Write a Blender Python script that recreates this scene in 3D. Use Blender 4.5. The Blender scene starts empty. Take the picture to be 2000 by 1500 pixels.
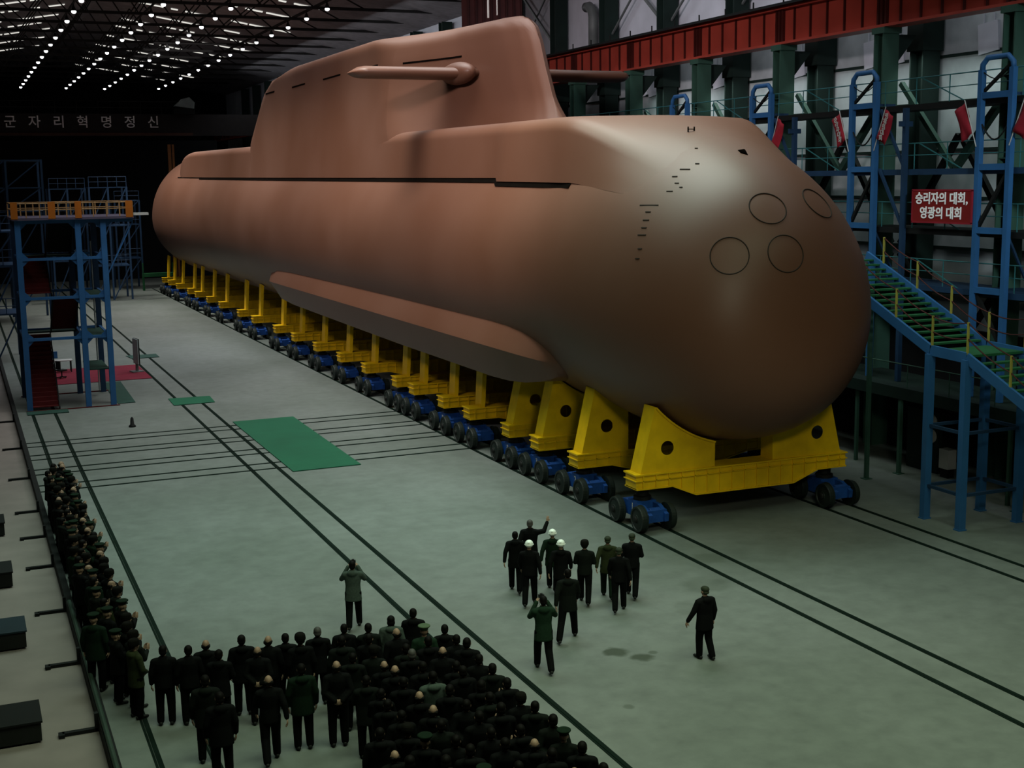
import bpy, bmesh, math, random
from mathutils import Vector, Matrix
PI = math.pi
random.seed(7)
SC = bpy.context.scene
COL = SC.collection
V = Vector

# ------------------------------------------------------------------ camera, world, lights, exposure
cam_d = bpy.data.cameras.new('camera'); cam = bpy.data.objects.new('camera', cam_d); COL.objects.link(cam)
YAW, PIT, ROLL = math.radians(22.8955), math.radians(8.9022), math.radians(-0.8034)
fw = V((math.sin(YAW)*math.cos(PIT), math.cos(YAW)*math.cos(PIT), -math.sin(PIT)))
rt = V((math.cos(YAW), -math.sin(YAW), 0)); up = rt.cross(fw)
r2 = math.cos(ROLL)*rt + math.sin(ROLL)*up; u2 = -math.sin(ROLL)*rt + math.cos(ROLL)*up
cam.matrix_world = Matrix(((r2.x, u2.x, -fw.x, 0), (r2.y, u2.y, -fw.y, 0), (r2.z, u2.z, -fw.z, 11.5), (0, 0, 0, 1)))
cam_d.sensor_fit = 'HORIZONTAL'; cam_d.sensor_width = 36.0; cam_d.lens = 36.0*2552.57/2000
cam_d.clip_end = 600
SC.camera = cam

world = bpy.data.worlds.new('world'); SC.world = world; world.use_nodes = True
bg = world.node_tree.nodes['Background']; bg.inputs[0].default_value = (0.5, 0.62, 0.7, 1); bg.inputs[1].default_value = 0.004

def area(name, loc, target, sx, sy, power, color, spread=125):
    l = bpy.data.lights.new(name, 'AREA'); l.shape = 'RECTANGLE'; l.size = sx; l.size_y = sy
    l.energy = power; l.color = color; l.spread = math.radians(spread)
    o = bpy.data.objects.new(name, l); COL.objects.link(o); o.location = loc
    o.rotation_euler = (V(target) - V(loc)).to_track_quat('-Z', 'Y').to_euler()
    return o
# the hall's lamp rows under the roof, and unseen fill lights added to brighten hull, cradle and wall
GREEN, NEUT, COOL = (0.80, 1.0, 0.62), (1.0, 0.97, 0.90), (0.86, 0.95, 1.0)
area('lamp_row_near', (13.5, 18, 24), (13.5, 18.5, 0), 28, 10, 2700, (0.82, 1.0, 0.68), 110)
area('lamp_row_second', (13.5, 42, 24), (13.5, 42.5, 0), 28, 12, 2550, (0.74, 1.0, 0.84), 92)
area('lamp_row_third', (14, 66, 24), (14, 66.5, 0), 26, 12, 1750, (0.92, 1.0, 0.95), 92)
area('lamp_row_fourth', (15, 92, 24), (15, 92.5, 0), 24, 14, 1500, COOL, 92)
area('lamp_row_fifth', (17, 124, 24), (17, 124.5, 0), 24, 20, 3000, NEUT, 120)
area('fill_strip_over_hull', (22.5, 92, 24.2), (22.5, 92.5, 0), 7, 110, 5500, (1.0, 0.96, 0.94), 120)  # extra strip added to lift the top of the hull
area('fill_strip_left_of_hull', (13.5, 98, 24), (19.5, 98, 10), 110, 2, 3700, (1.0, 0.98, 0.90), 50)  # unseen strip added to brighten the upper side of the hull
area('fill_left', (-3, 62, 24), (19.5, 80, 12.5), 10, 2, 500, (1.0, 0.88, 0.90), 75)  # unseen fill from the left, added for the sail flank
area('fill_left_near', (-3, 30, 24), (23, 55, 16.0), 8, 2, 900, (1.0, 0.88, 0.90), 50)  # second unseen fill, added for the front of the sail
area('fill_front', (9, 6, 17), (23, 37, 2), 4, 2, 170, (1.0, 1.0, 0.75), 60)  # added fill for the front saddle, no fixture stands here
area('lamp_row_right', (33, 48, 24.3), (37.5, 48, 14), 50, 2, 900, (0.86, 0.94, 1.0), 180)
area('fill_below_decks', (37.2, 50, 16.4), (39, 50, 10), 40, .8, 520, (0.82, 1.0, 0.94), 150)  # unseen fill added below the decks to brighten the lower wall
area('fill_right_wall', (20, 5, 22), (39, 41, 9), 4, 2, 200, (0.86, 0.98, 1.0), 30)  # narrow unseen fill added for the right wall near the bow
area('lamp_row_right_far', (32, 130, 24.3), (37.5, 130, 16), 70, 2, 1500, (0.9, 0.96, 1.0), 180)

SC.view_settings.view_transform = 'Standard'; SC.view_settings.look = 'None'
SC.view_settings.gamma = 1; SC.view_settings.use_curve_mapping = False
SC.view_settings.exposure = 0.0

# ------------------------------------------------------------------ materials
ALB = 0.5                      # reflectances halved throughout, to weaken bounced light and deepen the shade
def mat(name, c, rough=0.6, metal=0.0, var=0.15, scale=1.5, c2=None, bump=0.0, spec=0.25):
    c = tuple(x*ALB for x in c); c2 = tuple(x*ALB for x in c2) if c2 else None
    m = bpy.data.materials.new(name); m.use_nodes = True
    nt = m.node_tree; n = nt.nodes; b = n['Principled BSDF']
    b.inputs['Roughness'].default_value = rough; b.inputs['Metallic'].default_value = metal
    b.inputs['Specular IOR Level'].default_value = spec
    tc = n.new('ShaderNodeTexCoord'); no = n.new('ShaderNodeTexNoise'); no.inputs['Scale'].default_value = scale
    no.inputs['Detail'].default_value = 5
    nt.links.new(tc.outputs['Object'], no.inputs['Vector'])
    r = n.new('ShaderNodeValToRGB'); r.color_ramp.elements[0].position = 0.3; r.color_ramp.elements[1].position = 0.7
    d = c2 if c2 else tuple(x*(1-var) for x in c)
    e = c if c2 else tuple(min(1, x*(1+var)) for x in c)
    r.color_ramp.elements[0].color = (*d, 1); r.color_ramp.elements[1].color = (*e, 1)
    nt.links.new(no.outputs['Fac'], r.inputs['Fac']); nt.links.new(r.outputs['Color'], b.inputs['Base Color'])
    if bump:
        bp = n.new('ShaderNodeBump'); bp.inputs['Strength'].default_value = bump
        nt.links.new(no.outputs['Fac'], bp.inputs['Height']); nt.links.new(bp.outputs['Normal'], b.inputs['Normal'])
    return m
def emis(name, c, s):
    m = bpy.data.materials.new(name); m.use_nodes = True; nt = m.node_tree
    b = nt.nodes['Principled BSDF']; b.inputs['Base Color'].default_value = (0, 0, 0, 1)
    b.inputs['Emission Color'].default_value = (*c, 1); b.inputs['Emission Strength'].default_value = s
    m.cycles.emission_sampling = 'NONE'
    return m

M = {}
M['hull'] = mat('hull_primer', (0.245, 0.112, 0.072), 0.46, scale=0.16, c2=(0.195, 0.078, 0.043), spec=0.36)
M['slot'] = mat('slot_dark', (0.008, 0.006, 0.005), 0.9, spec=0.0)
M['line'] = mat('painted_line', (0.03, 0.02, 0.012), 0.8)
M['yellow'] = mat('yellow_paint', (1.30, 0.79, 0.004), 0.5, var=0.12, scale=2)
M['yellow2'] = mat('yellow_rail', (0.55, 0.50, 0.10), 0.5)
M['blue'] = mat('bogie_blue', (0.02, 0.10, 0.42), 0.4, var=0.25, scale=3)
M['tyre'] = mat('wheel_steel', (0.014, 0.024, 0.020), 0.55, spec=0.3)
M['hub'] = mat('hub_dark', (0.012, 0.014, 0.013), 0.7)
M['white'] = mat('white_paint', (0.75, 0.75, 0.73), 0.6, var=0.05)
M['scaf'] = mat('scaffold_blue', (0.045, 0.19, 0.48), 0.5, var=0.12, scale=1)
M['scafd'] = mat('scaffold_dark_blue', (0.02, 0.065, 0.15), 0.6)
M['teal'] = mat('teal_rail', (0.04, 0.22, 0.24), 0.6)
M['green'] = mat('column_green', (0.06, 0.15, 0.11), 0.55, var=0.15, scale=0.8)
M['dgreen'] = mat('column_dark_green', (0.012, 0.032, 0.026), 0.7)
M['step'] = mat('step_green', (0.02, 0.16, 0.055), 0.6)
M['red'] = mat('runway_red', (0.62, 0.085, 0.055), 0.55, var=0.2, scale=0.6)
M['dred'] = mat('runway_rib', (0.085, 0.010, 0.007), 0.6)
M['black'] = mat('dark_steel', (0.008, 0.010, 0.010), 0.7)
M['panel'] = mat('wall_panel', (1.05, 1.07, 1.2), 0.8, var=0.12, scale=0.5)
M['panel2'] = mat('wall_panel_lower', (0.74, 0.80, 0.84), 0.85, var=0.22, scale=0.7)
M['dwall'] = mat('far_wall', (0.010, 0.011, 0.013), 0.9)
M['roof'] = mat('roof_sheet', (0.45, 0.42, 0.45), 0.9)
M['truss'] = mat('truss_steel', (0.03, 0.028, 0.028), 0.8)
M['lamp'] = emis('lamp_glow', (0.96, 0.98, 1.0), 4.0)
M['sky'] = emis('skylight_glow', (0.95, 0.93, 0.85), 0.8)
M['rail'] = mat('rail_groove', (0.008, 0.020, 0.014), 0.8, spec=0.05)
M['mat'] = mat('green_mat', (0.015, 0.17, 0.085), 0.8, var=0.1, scale=0.6)
M['matd'] = mat('dark_green_mat', (0.03, 0.10, 0.075), 0.8)
M['carpet'] = mat('red_carpet', (0.30, 0.02, 0.05), 0.9)
M['rstep'] = mat('red_step', (0.16, 0.012, 0.012), 0.8)
M['tanrail'] = mat('tan_rail', (0.45, 0.26, 0.10), 0.6)
M['orange'] = mat('orange_panel', (0.55, 0.16, 0.01), 0.6)
M['flag'] = mat('flag_red', (0.45, 0.018, 0.04), 0.8)
M['sign'] = mat('sign_red', (0.36, 0.02, 0.02), 0.6, var=0.06)
M['crate'] = mat('crate_dark', (0.016, 0.018, 0.016), 0.8)
M['crateb'] = mat('crate_blue', (0.015, 0.035, 0.05), 0.8)
M['kerb'] = mat('kerb_dark', (0.006, 0.008, 0.008), 0.8)
M['pipe'] = mat('pipe_green', (0.05, 0.085, 0.065), 0.5)
M['grey'] = mat('grey_metal', (0.22, 0.24, 0.24), 0.5)
M['skin'] = mat('skin', (0.50, 0.32, 0.22), 0.55, var=0.06, scale=9)
M['hair'] = mat('hair_black', (0.008, 0.007, 0.006), 0.6, spec=0.06)
M['hairg'] = mat('hair_grey', (0.10, 0.095, 0.09), 0.6)
M['cblack'] = mat('coat_black', (0.006, 0.007, 0.007), 0.8, spec=0.06, scale=20)
M['cchar'] = mat('coat_charcoal', (0.010, 0.014, 0.011), 0.8, spec=0.06, scale=20)
M['cgreen'] = mat('coat_dark_green', (0.010, 0.026, 0.014), 0.8, spec=0.06, scale=20)
M['colive'] = mat('coat_olive', (0.040, 0.052, 0.022), 0.85, spec=0.06, scale=20)
M['cgrey'] = mat('coat_grey', (0.095, 0.13, 0.11), 0.85, spec=0.06, scale=20)
M['cjgreen'] = mat('jacket_green', (0.020, 0.050, 0.028), 0.85, spec=0.06, scale=20)
M['tblack'] = mat('trousers_black', (0.005, 0.006, 0.006), 0.85, spec=0.06, scale=20)
M['helmet'] = mat('helmet_white', (1.5, 1.6, 1.5), 0.4, var=0.03)
M['capg'] = mat('cap_olive', (0.032, 0.046, 0.022), 0.8)
M['capp'] = mat('cap_pale_green', (0.12, 0.19, 0.10), 0.8)
M['fur'] = mat('fur_dark', (0.010, 0.010, 0.008), 0.95, spec=0.06, scale=40)
M['letter'] = mat('letter_white', (1.85, 1.8, 1.85), 0.6, var=0.02)
M['screen'] = mat('pale_screen', (0.55, 0.68, 0.68), 0.4)

def floor_material():
    m = bpy.data.materials.new('concrete_floor'); m.use_nodes = True; nt = m.node_tree; n = nt.nodes; L = nt.links
    b = n['Principled BSDF']; b.inputs['Roughness'].default_value = 0.55; b.inputs['Specular IOR Level'].default_value = 0.35
    tc = n.new('ShaderNodeTexCoord')
    a = n.new('ShaderNodeTexNoise'); a.inputs['Scale'].default_value = 0.16; a.inputs['Detail'].default_value = 4
    f = n.new('ShaderNodeTexNoise'); f.inputs['Scale'].default_value = 1.6; f.inputs['Detail'].default_value = 8; f.inputs['Roughness'].default_value = 0.65
    L.new(tc.outputs['Object'], a.inputs['Vector']); L.new(tc.outputs['Object'], f.inputs['Vector'])
    r1 = n.new('ShaderNodeValToRGB'); r1.color_ramp.elements[0].color = (0.108, 0.126, 0.112, 1); r1.color_ramp.elements[1].color = (0.142, 0.160, 0.149, 1)
    r1.color_ramp.elements[0].position = 0.35; r1.color_ramp.elements[1].position = 0.65
    L.new(a.outputs['Fac'], r1.inputs['Fac'])
    r2_ = n.new('ShaderNodeValToRGB'); r2_.color_ramp.elements[0].color = (0.80, 0.80, 0.80, 1); r2_.color_ramp.elements[1].color = (1.06, 1.06, 1.06, 1)
    r2_.color_ramp.elements[0].position = 0.3; r2_.color_ramp.elements[1].position = 0.62
    L.new(f.outputs['Fac'], r2_.inputs['Fac'])
    mx = n.new('ShaderNodeMixRGB'); mx.blend_type = 'MULTIPLY'; mx.inputs[0].default_value = 1
    L.new(r1.outputs[0], mx.inputs[1]); L.new(r2_.outputs[0], mx.inputs[2])
    last = mx.outputs[0]
    # damp stains on the concrete: (x, y, radius, strength)
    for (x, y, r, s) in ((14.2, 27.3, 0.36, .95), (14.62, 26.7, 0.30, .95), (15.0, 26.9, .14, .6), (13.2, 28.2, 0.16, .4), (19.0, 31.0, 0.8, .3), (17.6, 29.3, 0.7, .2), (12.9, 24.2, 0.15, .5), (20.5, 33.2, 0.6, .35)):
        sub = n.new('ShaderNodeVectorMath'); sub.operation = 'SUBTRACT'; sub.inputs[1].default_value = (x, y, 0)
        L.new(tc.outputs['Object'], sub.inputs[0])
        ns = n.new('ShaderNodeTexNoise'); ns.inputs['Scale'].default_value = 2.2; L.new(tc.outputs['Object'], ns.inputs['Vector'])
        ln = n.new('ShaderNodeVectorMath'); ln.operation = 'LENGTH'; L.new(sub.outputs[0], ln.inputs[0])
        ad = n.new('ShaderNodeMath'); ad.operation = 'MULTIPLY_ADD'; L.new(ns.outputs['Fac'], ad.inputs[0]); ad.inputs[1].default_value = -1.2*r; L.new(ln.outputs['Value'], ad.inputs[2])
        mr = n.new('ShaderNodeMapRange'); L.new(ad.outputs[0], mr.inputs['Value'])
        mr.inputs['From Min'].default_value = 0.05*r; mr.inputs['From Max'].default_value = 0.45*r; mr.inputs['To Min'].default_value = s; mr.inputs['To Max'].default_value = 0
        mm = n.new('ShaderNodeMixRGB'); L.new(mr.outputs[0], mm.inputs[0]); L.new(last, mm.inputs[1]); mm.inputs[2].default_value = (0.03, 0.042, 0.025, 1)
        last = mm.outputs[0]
    L.new(last, b.inputs['Base Color'])
    return m
M['floor'] = floor_material()

# ------------------------------------------------------------------ helpers
def tag(o, label=None, cat=None, group=None, kind=None):
    if label: o['label'] = label
    if cat: o['category'] = cat
    if group: o['group'] = group
    if kind: o['kind'] = kind
    return o
def empty(name, loc=(0, 0, 0), rz=0.0):
    o = bpy.data.objects.new(name, None); COL.objects.link(o); o.location = loc; o.rotation_euler = (0, 0, rz)
    o.empty_display_size = 0.2
    return o
def link_mesh(name, me, m=None, parent=None, loc=None):
    o = bpy.data.objects.new(name, me); COL.objects.link(o)
    if m is not None and not me.materials: me.materials.append(m)
    if parent is not None: o.parent = parent
    if loc is not None: o.location = loc
    return o
class MB:
    def __init__(s): s.bm = bmesh.new()
    def each(s, name, m, parent, smooth=False): s.bm.verts.index_update(); return build_each(s, name, m, parent, smooth)
    def box(s, x0, x1, y0, y1, z0, z1):
        v = [s.bm.verts.new((x, y, z)) for z in (z0, z1) for x, y in ((x0, y0), (x1, y0), (x1, y1), (x0, y1))]
        for f in ((3, 2, 1, 0), (4, 5, 6, 7), (0, 1, 5, 4), (1, 2, 6, 5), (2, 3, 7, 6), (3, 0, 4, 7)): s.bm.faces.new([v[i] for i in f])
        return s
    def bar(s, p, q, w, h=None, upv=(0, 0, 1)):
        p, q = V(p), V(q); h = h or w; d = (q-p)
        if d.length < 1e-6: return s
        d.normalize(); u = V(upv)
        if abs(d.dot(u)) > 0.98: u = V((0, 1, 0))
        a = d.cross(u).normalized(); b = a.cross(d).normalized()
        v = [s.bm.verts.new(c + a*(w/2*i) + b*(h/2*j)) for c in (p, q) for i, j in ((-1, -1), (1, -1), (1, 1), (-1, 1))]
        for f in ((0, 1, 2, 3), (7, 6, 5, 4), (1, 0, 4, 5), (2, 1, 5, 6), (3, 2, 6, 7), (0, 3, 7, 4)): s.bm.faces.new([v[i] for i in f])
        return s
    def tube(s, pts, r, n=8, closed=False):
        pts = [V(p) for p in pts]; rings = []; N = len(pts)
        ref = None
        for i, p in enumerate(pts):
            if closed: d = pts[(i+1) % N] - pts[i-1]
            else: d = pts[min(i+1, N-1)] - pts[max(i-1, 0)]
            d.normalize()
            if ref is None:
                ref = V((0, 0, 1)) if abs(d.z) < 0.9 else V((0, 1, 0))
            a = d.cross(ref).normalized(); b = a.cross(d).normalized(); ref = b
            rr = r[i] if isinstance(r, (list, tuple)) else r
            rings.append([s.bm.verts.new(p + a*rr*math.cos(2*PI*k/n) + b*rr*math.sin(2*PI*k/n)) for k in range(n)])
        for i in range(N if closed else N-1):
            A, B = rings[i], rings[(i+1) % N]
            for k in range(n): s.bm.faces.new((A[k], A[(k+1) % n], B[(k+1) % n], B[k]))
        if not closed:
            s.bm.faces.new(rings[0][::-1]); s.bm.faces.new(rings[-1])
        return s
    def lathe(s, prof, n=24, axis='Z', c=(0, 0, 0)):
        rings = []
        for r, h in prof:
            ring = []
            for k in range(n):
                a = 2*PI*k/n; x, y = r*math.cos(a), r*math.sin(a)
                p = {'Z': (x, y, h), 'X': (h, x, y), 'Y': (y, h, x)}[axis]
                ring.append(s.bm.verts.new(V(p)+V(c)))
            rings.append(ring)
        for A, B in zip(rings, rings[1:]):
            for k in range(n): s.bm.faces.new((A[k], A[(k+1) % n], B[(k+1) % n], B[k]))
        s.bm.faces.new(rings[0][::-1]); s.bm.faces.new(rings[-1])
        return s
    def cap(s, p, q, r0, r1, n=10):                       # tapered capsule
        p, q = V(p), V(q); d = q-p; L = d.length
        d = d.normalized() if L > 1e-6 else V((0, 0, 1))
        ref = V((0, 0, 1)) if abs(d.z) < 0.9 else V((0, 1, 0)); a = d.cross(ref).normalized(); b = a.cross(d)
        prof = [(r0*math.sin(t), -r0*math.cos(t)) for t in (0.25, 0.75, 1.2)] + [(r0, 0), (r1, L)] + [(r1*math.cos(t), L+r1*math.sin(t)) for t in (0.4, 0.85, 1.32)]
        rings = [[s.bm.verts.new(p + d*h + a*(r*math.cos(2*PI*k/n)) + b*(r*math.sin(2*PI*k/n))) for k in range(n)] for r, h in prof]
        for A, B in zip(rings, rings[1:]):
            for k in range(n): s.bm.faces.new((A[k], A[(k+1) % n], B[(k+1) % n], B[k]))
        s.bm.faces.new(rings[0][::-1]); s.bm.faces.new(rings[-1])
        return s
    def ell(s, c, rx, ry, rz, n=14):
        r = bmesh.ops.create_uvsphere(s.bm, u_segments=n, v_segments=max(6, n*2//3), radius=1.0)
        for v in r['verts']: v.co = V((c[0]+v.co.x*rx, c[1]+v.co.y*ry, c[2]+v.co.z*rz))
        return s
    def stack(s, secs, n=16):                             # closed loft of ellipses (cx,cy,z,rx,ry)
        rings = [[s.bm.verts.new((cx+rx*math.cos(2*PI*k/n), cy+ry*math.sin(2*PI*k/n), z)) for k in range(n)] for cx, cy, z, rx, ry in secs]
        for A, B in zip(rings, rings[1:]):
            for k in range(n): s.bm.faces.new((A[k], A[(k+1) % n], B[(k+1) % n], B[k]))
        s.bm.faces.new(rings[0][::-1]); s.bm.faces.new(rings[-1])
        return s
    def prism(s, poly, axis, a0, a1):                     # polygon in the plane normal to axis, extruded a0..a1
        def P(u, w, a): return {'X': (a, u, w), 'Y': (u, a, w), 'Z': (u, w, a)}[axis]
        A = [s.bm.verts.new(P(u, w, a0)) for u, w in poly]; B = [s.bm.verts.new(P(u, w, a1)) for u, w in poly]
        s.bm.faces.new(A); s.bm.faces.new(B[::-1])
        for i in range(len(poly)):
            j = (i+1) % len(poly); s.bm.faces.new((A[i], B[i], B[j], A[j]))
        return s
    def grid(s, rows, closed=False):
        R = [[s.bm.verts.new(p) for p in row] for row in rows]
        for A, B in zip(R, R[1:]):
            n = len(A)
            for k in range(n if closed else n-1):
                j = (k+1) % n
                try: s.bm.faces.new((A[k], A[j], B[j], B[k]))
                except ValueError: pass
        return R
    def mesh(s, name, smooth=False, recalc=True):
        if recalc: bmesh.ops.recalc_face_normals(s.bm, faces=s.bm.faces[:])
        me = bpy.data.meshes.new(name); s.bm.to_mesh(me); s.bm.free()
        if smooth:
            for p in me.polygons: p.use_smooth = True
        return me
    def build(s, name, m, parent=None, smooth=False, loc=None):
        return link_mesh(name, s.mesh(name, smooth), m, parent, loc)
def build_each(mb, name, m, parent, smooth=False, cap=100, eye=V((0, 0, 11.5))):
    # every separate piece of the mesh becomes a part of its own; past the cap the farthest stay together as stuff
    bm = mb.bm; bm.verts.ensure_lookup_table(); seen = set(); isl = []
    for v in bm.verts:
        if v.index in seen: continue
        st = [v]; seen.add(v.index); comp = []
        while st:
            w = st.pop(); comp.append(w)
            for e in w.link_edges:
                o2 = e.other_vert(w)
                if o2.index not in seen: seen.add(o2.index); st.append(o2)
        isl.append(comp)
    base = parent.matrix_basis.translation.copy()
    def dist(c): return min((base+w.co-eye).length for w in c)
    isl.sort(key=dist)
    groups = [[c] for c in isl[:cap]] + ([isl[cap:]] if len(isl) > cap else [])
    out = []
    for gi, g in enumerate(groups):
        b = MB(); mp = {}
        for c in g:
            for w in c: mp[w] = b.bm.verts.new(w.co)
            fs = set(f for w in c for f in w.link_faces)
            for f in fs: b.bm.faces.new([mp[w] for w in f.verts])
        o = b.build(name, m, parent, smooth)
        if gi == cap: o['kind'] = 'stuff'
        out.append(o)
    bm.free(); return out
def struct(o): o['kind'] = 'structure'; return o
def copy_tree(o, parent=None):
    c = o.copy(); COL.objects.link(c)
    if parent is not None: c.parent = parent
    for ch in list(o.children): copy_tree(ch, c)
    return c
ORD = ['zeroth', 'first', 'second', 'third', 'fourth', 'fifth', 'sixth', 'seventh', 'eighth', 'ninth', 'tenth', 'eleventh', 'twelfth', 'thirteenth', 'fourteenth', 'fifteenth', 'sixteenth', 'seventeenth', 'eighteenth', 'nineteenth', 'twentieth',
       'twenty-first', 'twenty-second', 'twenty-third', 'twenty-fourth', 'twenty-fifth', 'twenty-sixth', 'twenty-seventh', 'twenty-eighth', 'twenty-ninth', 'thirtieth', 'thirty-first', 'thirty-second']
def lerp(a, b, t): return a+(b-a)*t
def interp(tab, x):
    if x <= tab[0][0]: return tab[0][1]
    for (x0, y0), (x1, y1) in zip(tab, tab[1:]):
        if x <= x1: return lerp(y0, y1, (x-x0)/(x1-x0))
    return tab[-1][1]
def sstep(t): t = max(0, min(1, t)); return t*t*(3-2*t)
def text_mesh(body, size, depth=0.02, bold=0.0):
    c = bpy.data.curves.new('lettering', 'FONT'); c.body = body; c.size = size; c.extrude = depth; c.offset = bold
    c.align_x = 'CENTER'; c.align_y = 'CENTER'; c.resolution_u = 3
    o = bpy.data.objects.new('lettering', c); COL.objects.link(o)
    bpy.context.view_layer.update()
    me = bpy.data.meshes.new_from_object(o.evaluated_get(bpy.context.evaluated_depsgraph_get()))
    bpy.data.objects.remove(o); return me

# ------------------------------------------------------------------ the setting
struct(MB().box(-6, 40, 4, 202, -0.4, 0).build('floor', M['floor']))
struct(MB().box(-6, 2.06, 4, 166, 0, .012).build('floor_left', mat('left_floor_warm_light', (.36, .31, .285), .6, var=.12, scale=.8)))  # warm lamp light at the left is put into this slab's colour
wl = MB()
wl.box(39.0, 39.4, 4, 202, 0, 19.3)
wall = struct(wl.build('wall_right', M['panel2']))
up_ = MB(); up_.box(39.0, 39.3, 4, 202, 19.3, 25.2)
struct(up_.build('wall_right_upper', M['panel']))
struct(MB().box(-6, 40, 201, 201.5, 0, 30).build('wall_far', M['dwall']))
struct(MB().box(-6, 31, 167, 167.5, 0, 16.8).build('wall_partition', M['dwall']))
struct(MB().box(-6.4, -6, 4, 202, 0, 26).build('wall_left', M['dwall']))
RIDGE_X, RIDGE_Z, RSL = 14.0, 28.7, 0.165
def roof_z(x): return RIDGE_Z - RSL*abs(x-RIDGE_X)
rf = MB(); rf.prism([(-6, roof_z(-6)), (RIDGE_X, RIDGE_Z), (40, roof_z(40)), (40, roof_z(40)+.3), (RIDGE_X, RIDGE_Z+.3), (-6, roof_z(-6)+.3)], 'Y', 4, 202)
struct(rf.build('ceiling', M['roof']))
# horizontal sheeting joints and window band of the right wall
hb = MB()
for z in (4.5, 6.4, 8.3, 10.4, 12.4, 14.4, 16.3): hb.box(38.93, 39.0, 4, 200, z, z+0.12)
struct(hb.build('trim_1', M['dgreen']))

# roof trusses across the hall
def truss():
    t = empty('roof_truss')
    xs = [-5.9+4.15*i for i in range(11)]; xs[-1] = 38.8
    c = MB(); c.bar((xs[0], 0, 25.0-0.0), (xs[-1], 0, 25.0), .22, .22); 
    c.build('bottom_chord', M['truss'], t)
    w = MB()
    for i in range(len(xs)-1):
        a, b = xs[i], xs[i+1]; m_ = (a+b)/2; zt = max(25.0, roof_z(m_)-.15)
        w.bar((a, 0, 25.0), (m_, 0, zt), .10); w.bar((m_, 0, zt), (b, 0, 25.0), .10)
    w.build('web', M['truss'], t)
    return t
t0 = truss()
for i in range(17):
    t = t0 if i == 0 else copy_tree(t0)
    t.location = (0, 66.9+7.3*i, 0)
    tag(t, 'dark steel lattice roof truss, %s from the near end' % ORD[i+1], 'roof truss', 'roof trusses across the hall')
# skylight strips: dashed bright slots between the purlins
def strip(y, x0, x1, side, k):
    m = MB(); x = x0
    while abs(x-x0) < abs(x1-x0):
        ln = random.choice((.6, .9, 1.5, 2.2)); gap = random.choice((.2, .35, .7))
        a, b = x, x + ln*(1 if x1 > x0 else -1)
        if random.random() < .86:
            lo, hi = min(a, b), max(a, b)
            za, zb = roof_z(lo)-.12, roof_z(hi)-.12
            vs = [m.bm.verts.new(p) for p in ((lo, y, za), (hi, y, zb), (hi, y+.32, zb), (lo, y+.32, za), (lo, y, za+.08), (hi, y, zb+.08), (hi, y+.32, zb+.08), (lo, y+.32, za+.08))]
            for f in ((0, 3, 2, 1), (4, 5, 6, 7), (0, 1, 5, 4), (2, 3, 7, 6), (1, 2, 6, 5), (0, 4, 7, 3)): m.bm.faces.new([vs[i] for i in f])
        x = b + gap*(1 if x1 > x0 else -1)
    o = m.build('roof_light_strip', M['sky'])
    tag(o, 'thin broken bright roof light strip on the %s roof slope, %s from the near end' % (side, ORD[k]), 'roof light', 'roof light strips')
for k, y in enumerate((97, 104, 111.5, 119, 127.7, 134.7, 140.6, 146.9, 156.2, 166.7, 176.1, 184.1, 194.6)):
    strip(y, 17.2 if y > 120 else 18.5, 30.5 if y > 110 else 27, 'right', k+1)
for k, y in enumerate((96, 103, 110, 117.5, 125.3, 131.5, 139.2, 144.8, 151.6, 160.5, 170.2)):
    strip(y, 11.0, 2.0, 'left', k+1)
# hanging lamps
LX = ((9.6, 'leftmost'), (15.4, 'second'), (20.5, 'third'), (27.5, 'rightmost'))
lb = MB(); lb.lathe([(.05, .75), (.10, .55), (.32, .18), (.34, .12)], 14)
lm = MB(); lm.ell((0, 0, .06), .30, .30, .17, 12)
lamp0 = empty('hanging_lamp'); lb.build('lamp_shade', M['truss'], lamp0, True); lm.build('bulb', M['lamp'], lamp0, True)
first = True
for x, nm in LX:
    for k in range(15):
        y = 101 + 6.35*k + {9.6: 0, 15.4: .4, 20.5: 1.2, 27.5: -.6}[x]
        o = lamp0 if first else copy_tree(lamp0); first = False
        o.location = (x, y, 24.5); o.scale = (.62, .62, .9)
        tag(o, 'bright white hanging lamp, %s from the near end of the %s lamp row' % (ORD[k+1], nm), 'lamp', 'hanging lamps in rows')

for x, nm in LX:
    c = MB(); c.box(x-.06, x+.06, 62, 200, 25.12, 25.26); o = c.build('lamp_rail', M['truss'])
    tag(o, 'thin dark rail carrying the %s row of hanging lamps' % nm, 'lamp rail', 'lamp rails under the roof')

# rails set in the floor
def track(name, lines, label, cat='rail track'):
    t = empty(name, (lines[0][0], lines[0][1], 0))
    for (x0, y0, x1, y1) in lines:
        m = MB(); d = V((x1-x0, y1-y0, 0)).normalized(); n_ = V((-d.y, d.x, 0))
        m.bar((x0, y0, -.01), (x1, y1, -.01), .10, .05)
        m.bar(V((x0, y0, .0))+n_*.085, V((x1, y1, .0))+n_*.085, .05, .025)
        o = m.build('rail', M['rail'], t); o.location = -V((lines[0][0], lines[0][1], 0))
    tag(t, label, cat, 'rail tracks in the floor')
track('rail_track', [(3.04, 17, 3.04, 165), (4.11, 17, 4.11, 165)], 'pair of rails under the standing column of people at far left')
track('rail_track', [(10.42, 15, 10.42, 165), (11.48, 15, 11.48, 165)], 'pair of rails along the middle of the floor, right of the crowd')
track('rail_track', [(19.96, 12, 19.96, 150), (21.03, 12, 21.03, 150)], 'pair of rails under the near bogies of the submarine')
track('rail_track', [(27.30, 12, 27.30, 150), (28.36, 12, 28.36, 150)], 'pair of rails under the far right bogies of the submarine')
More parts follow.
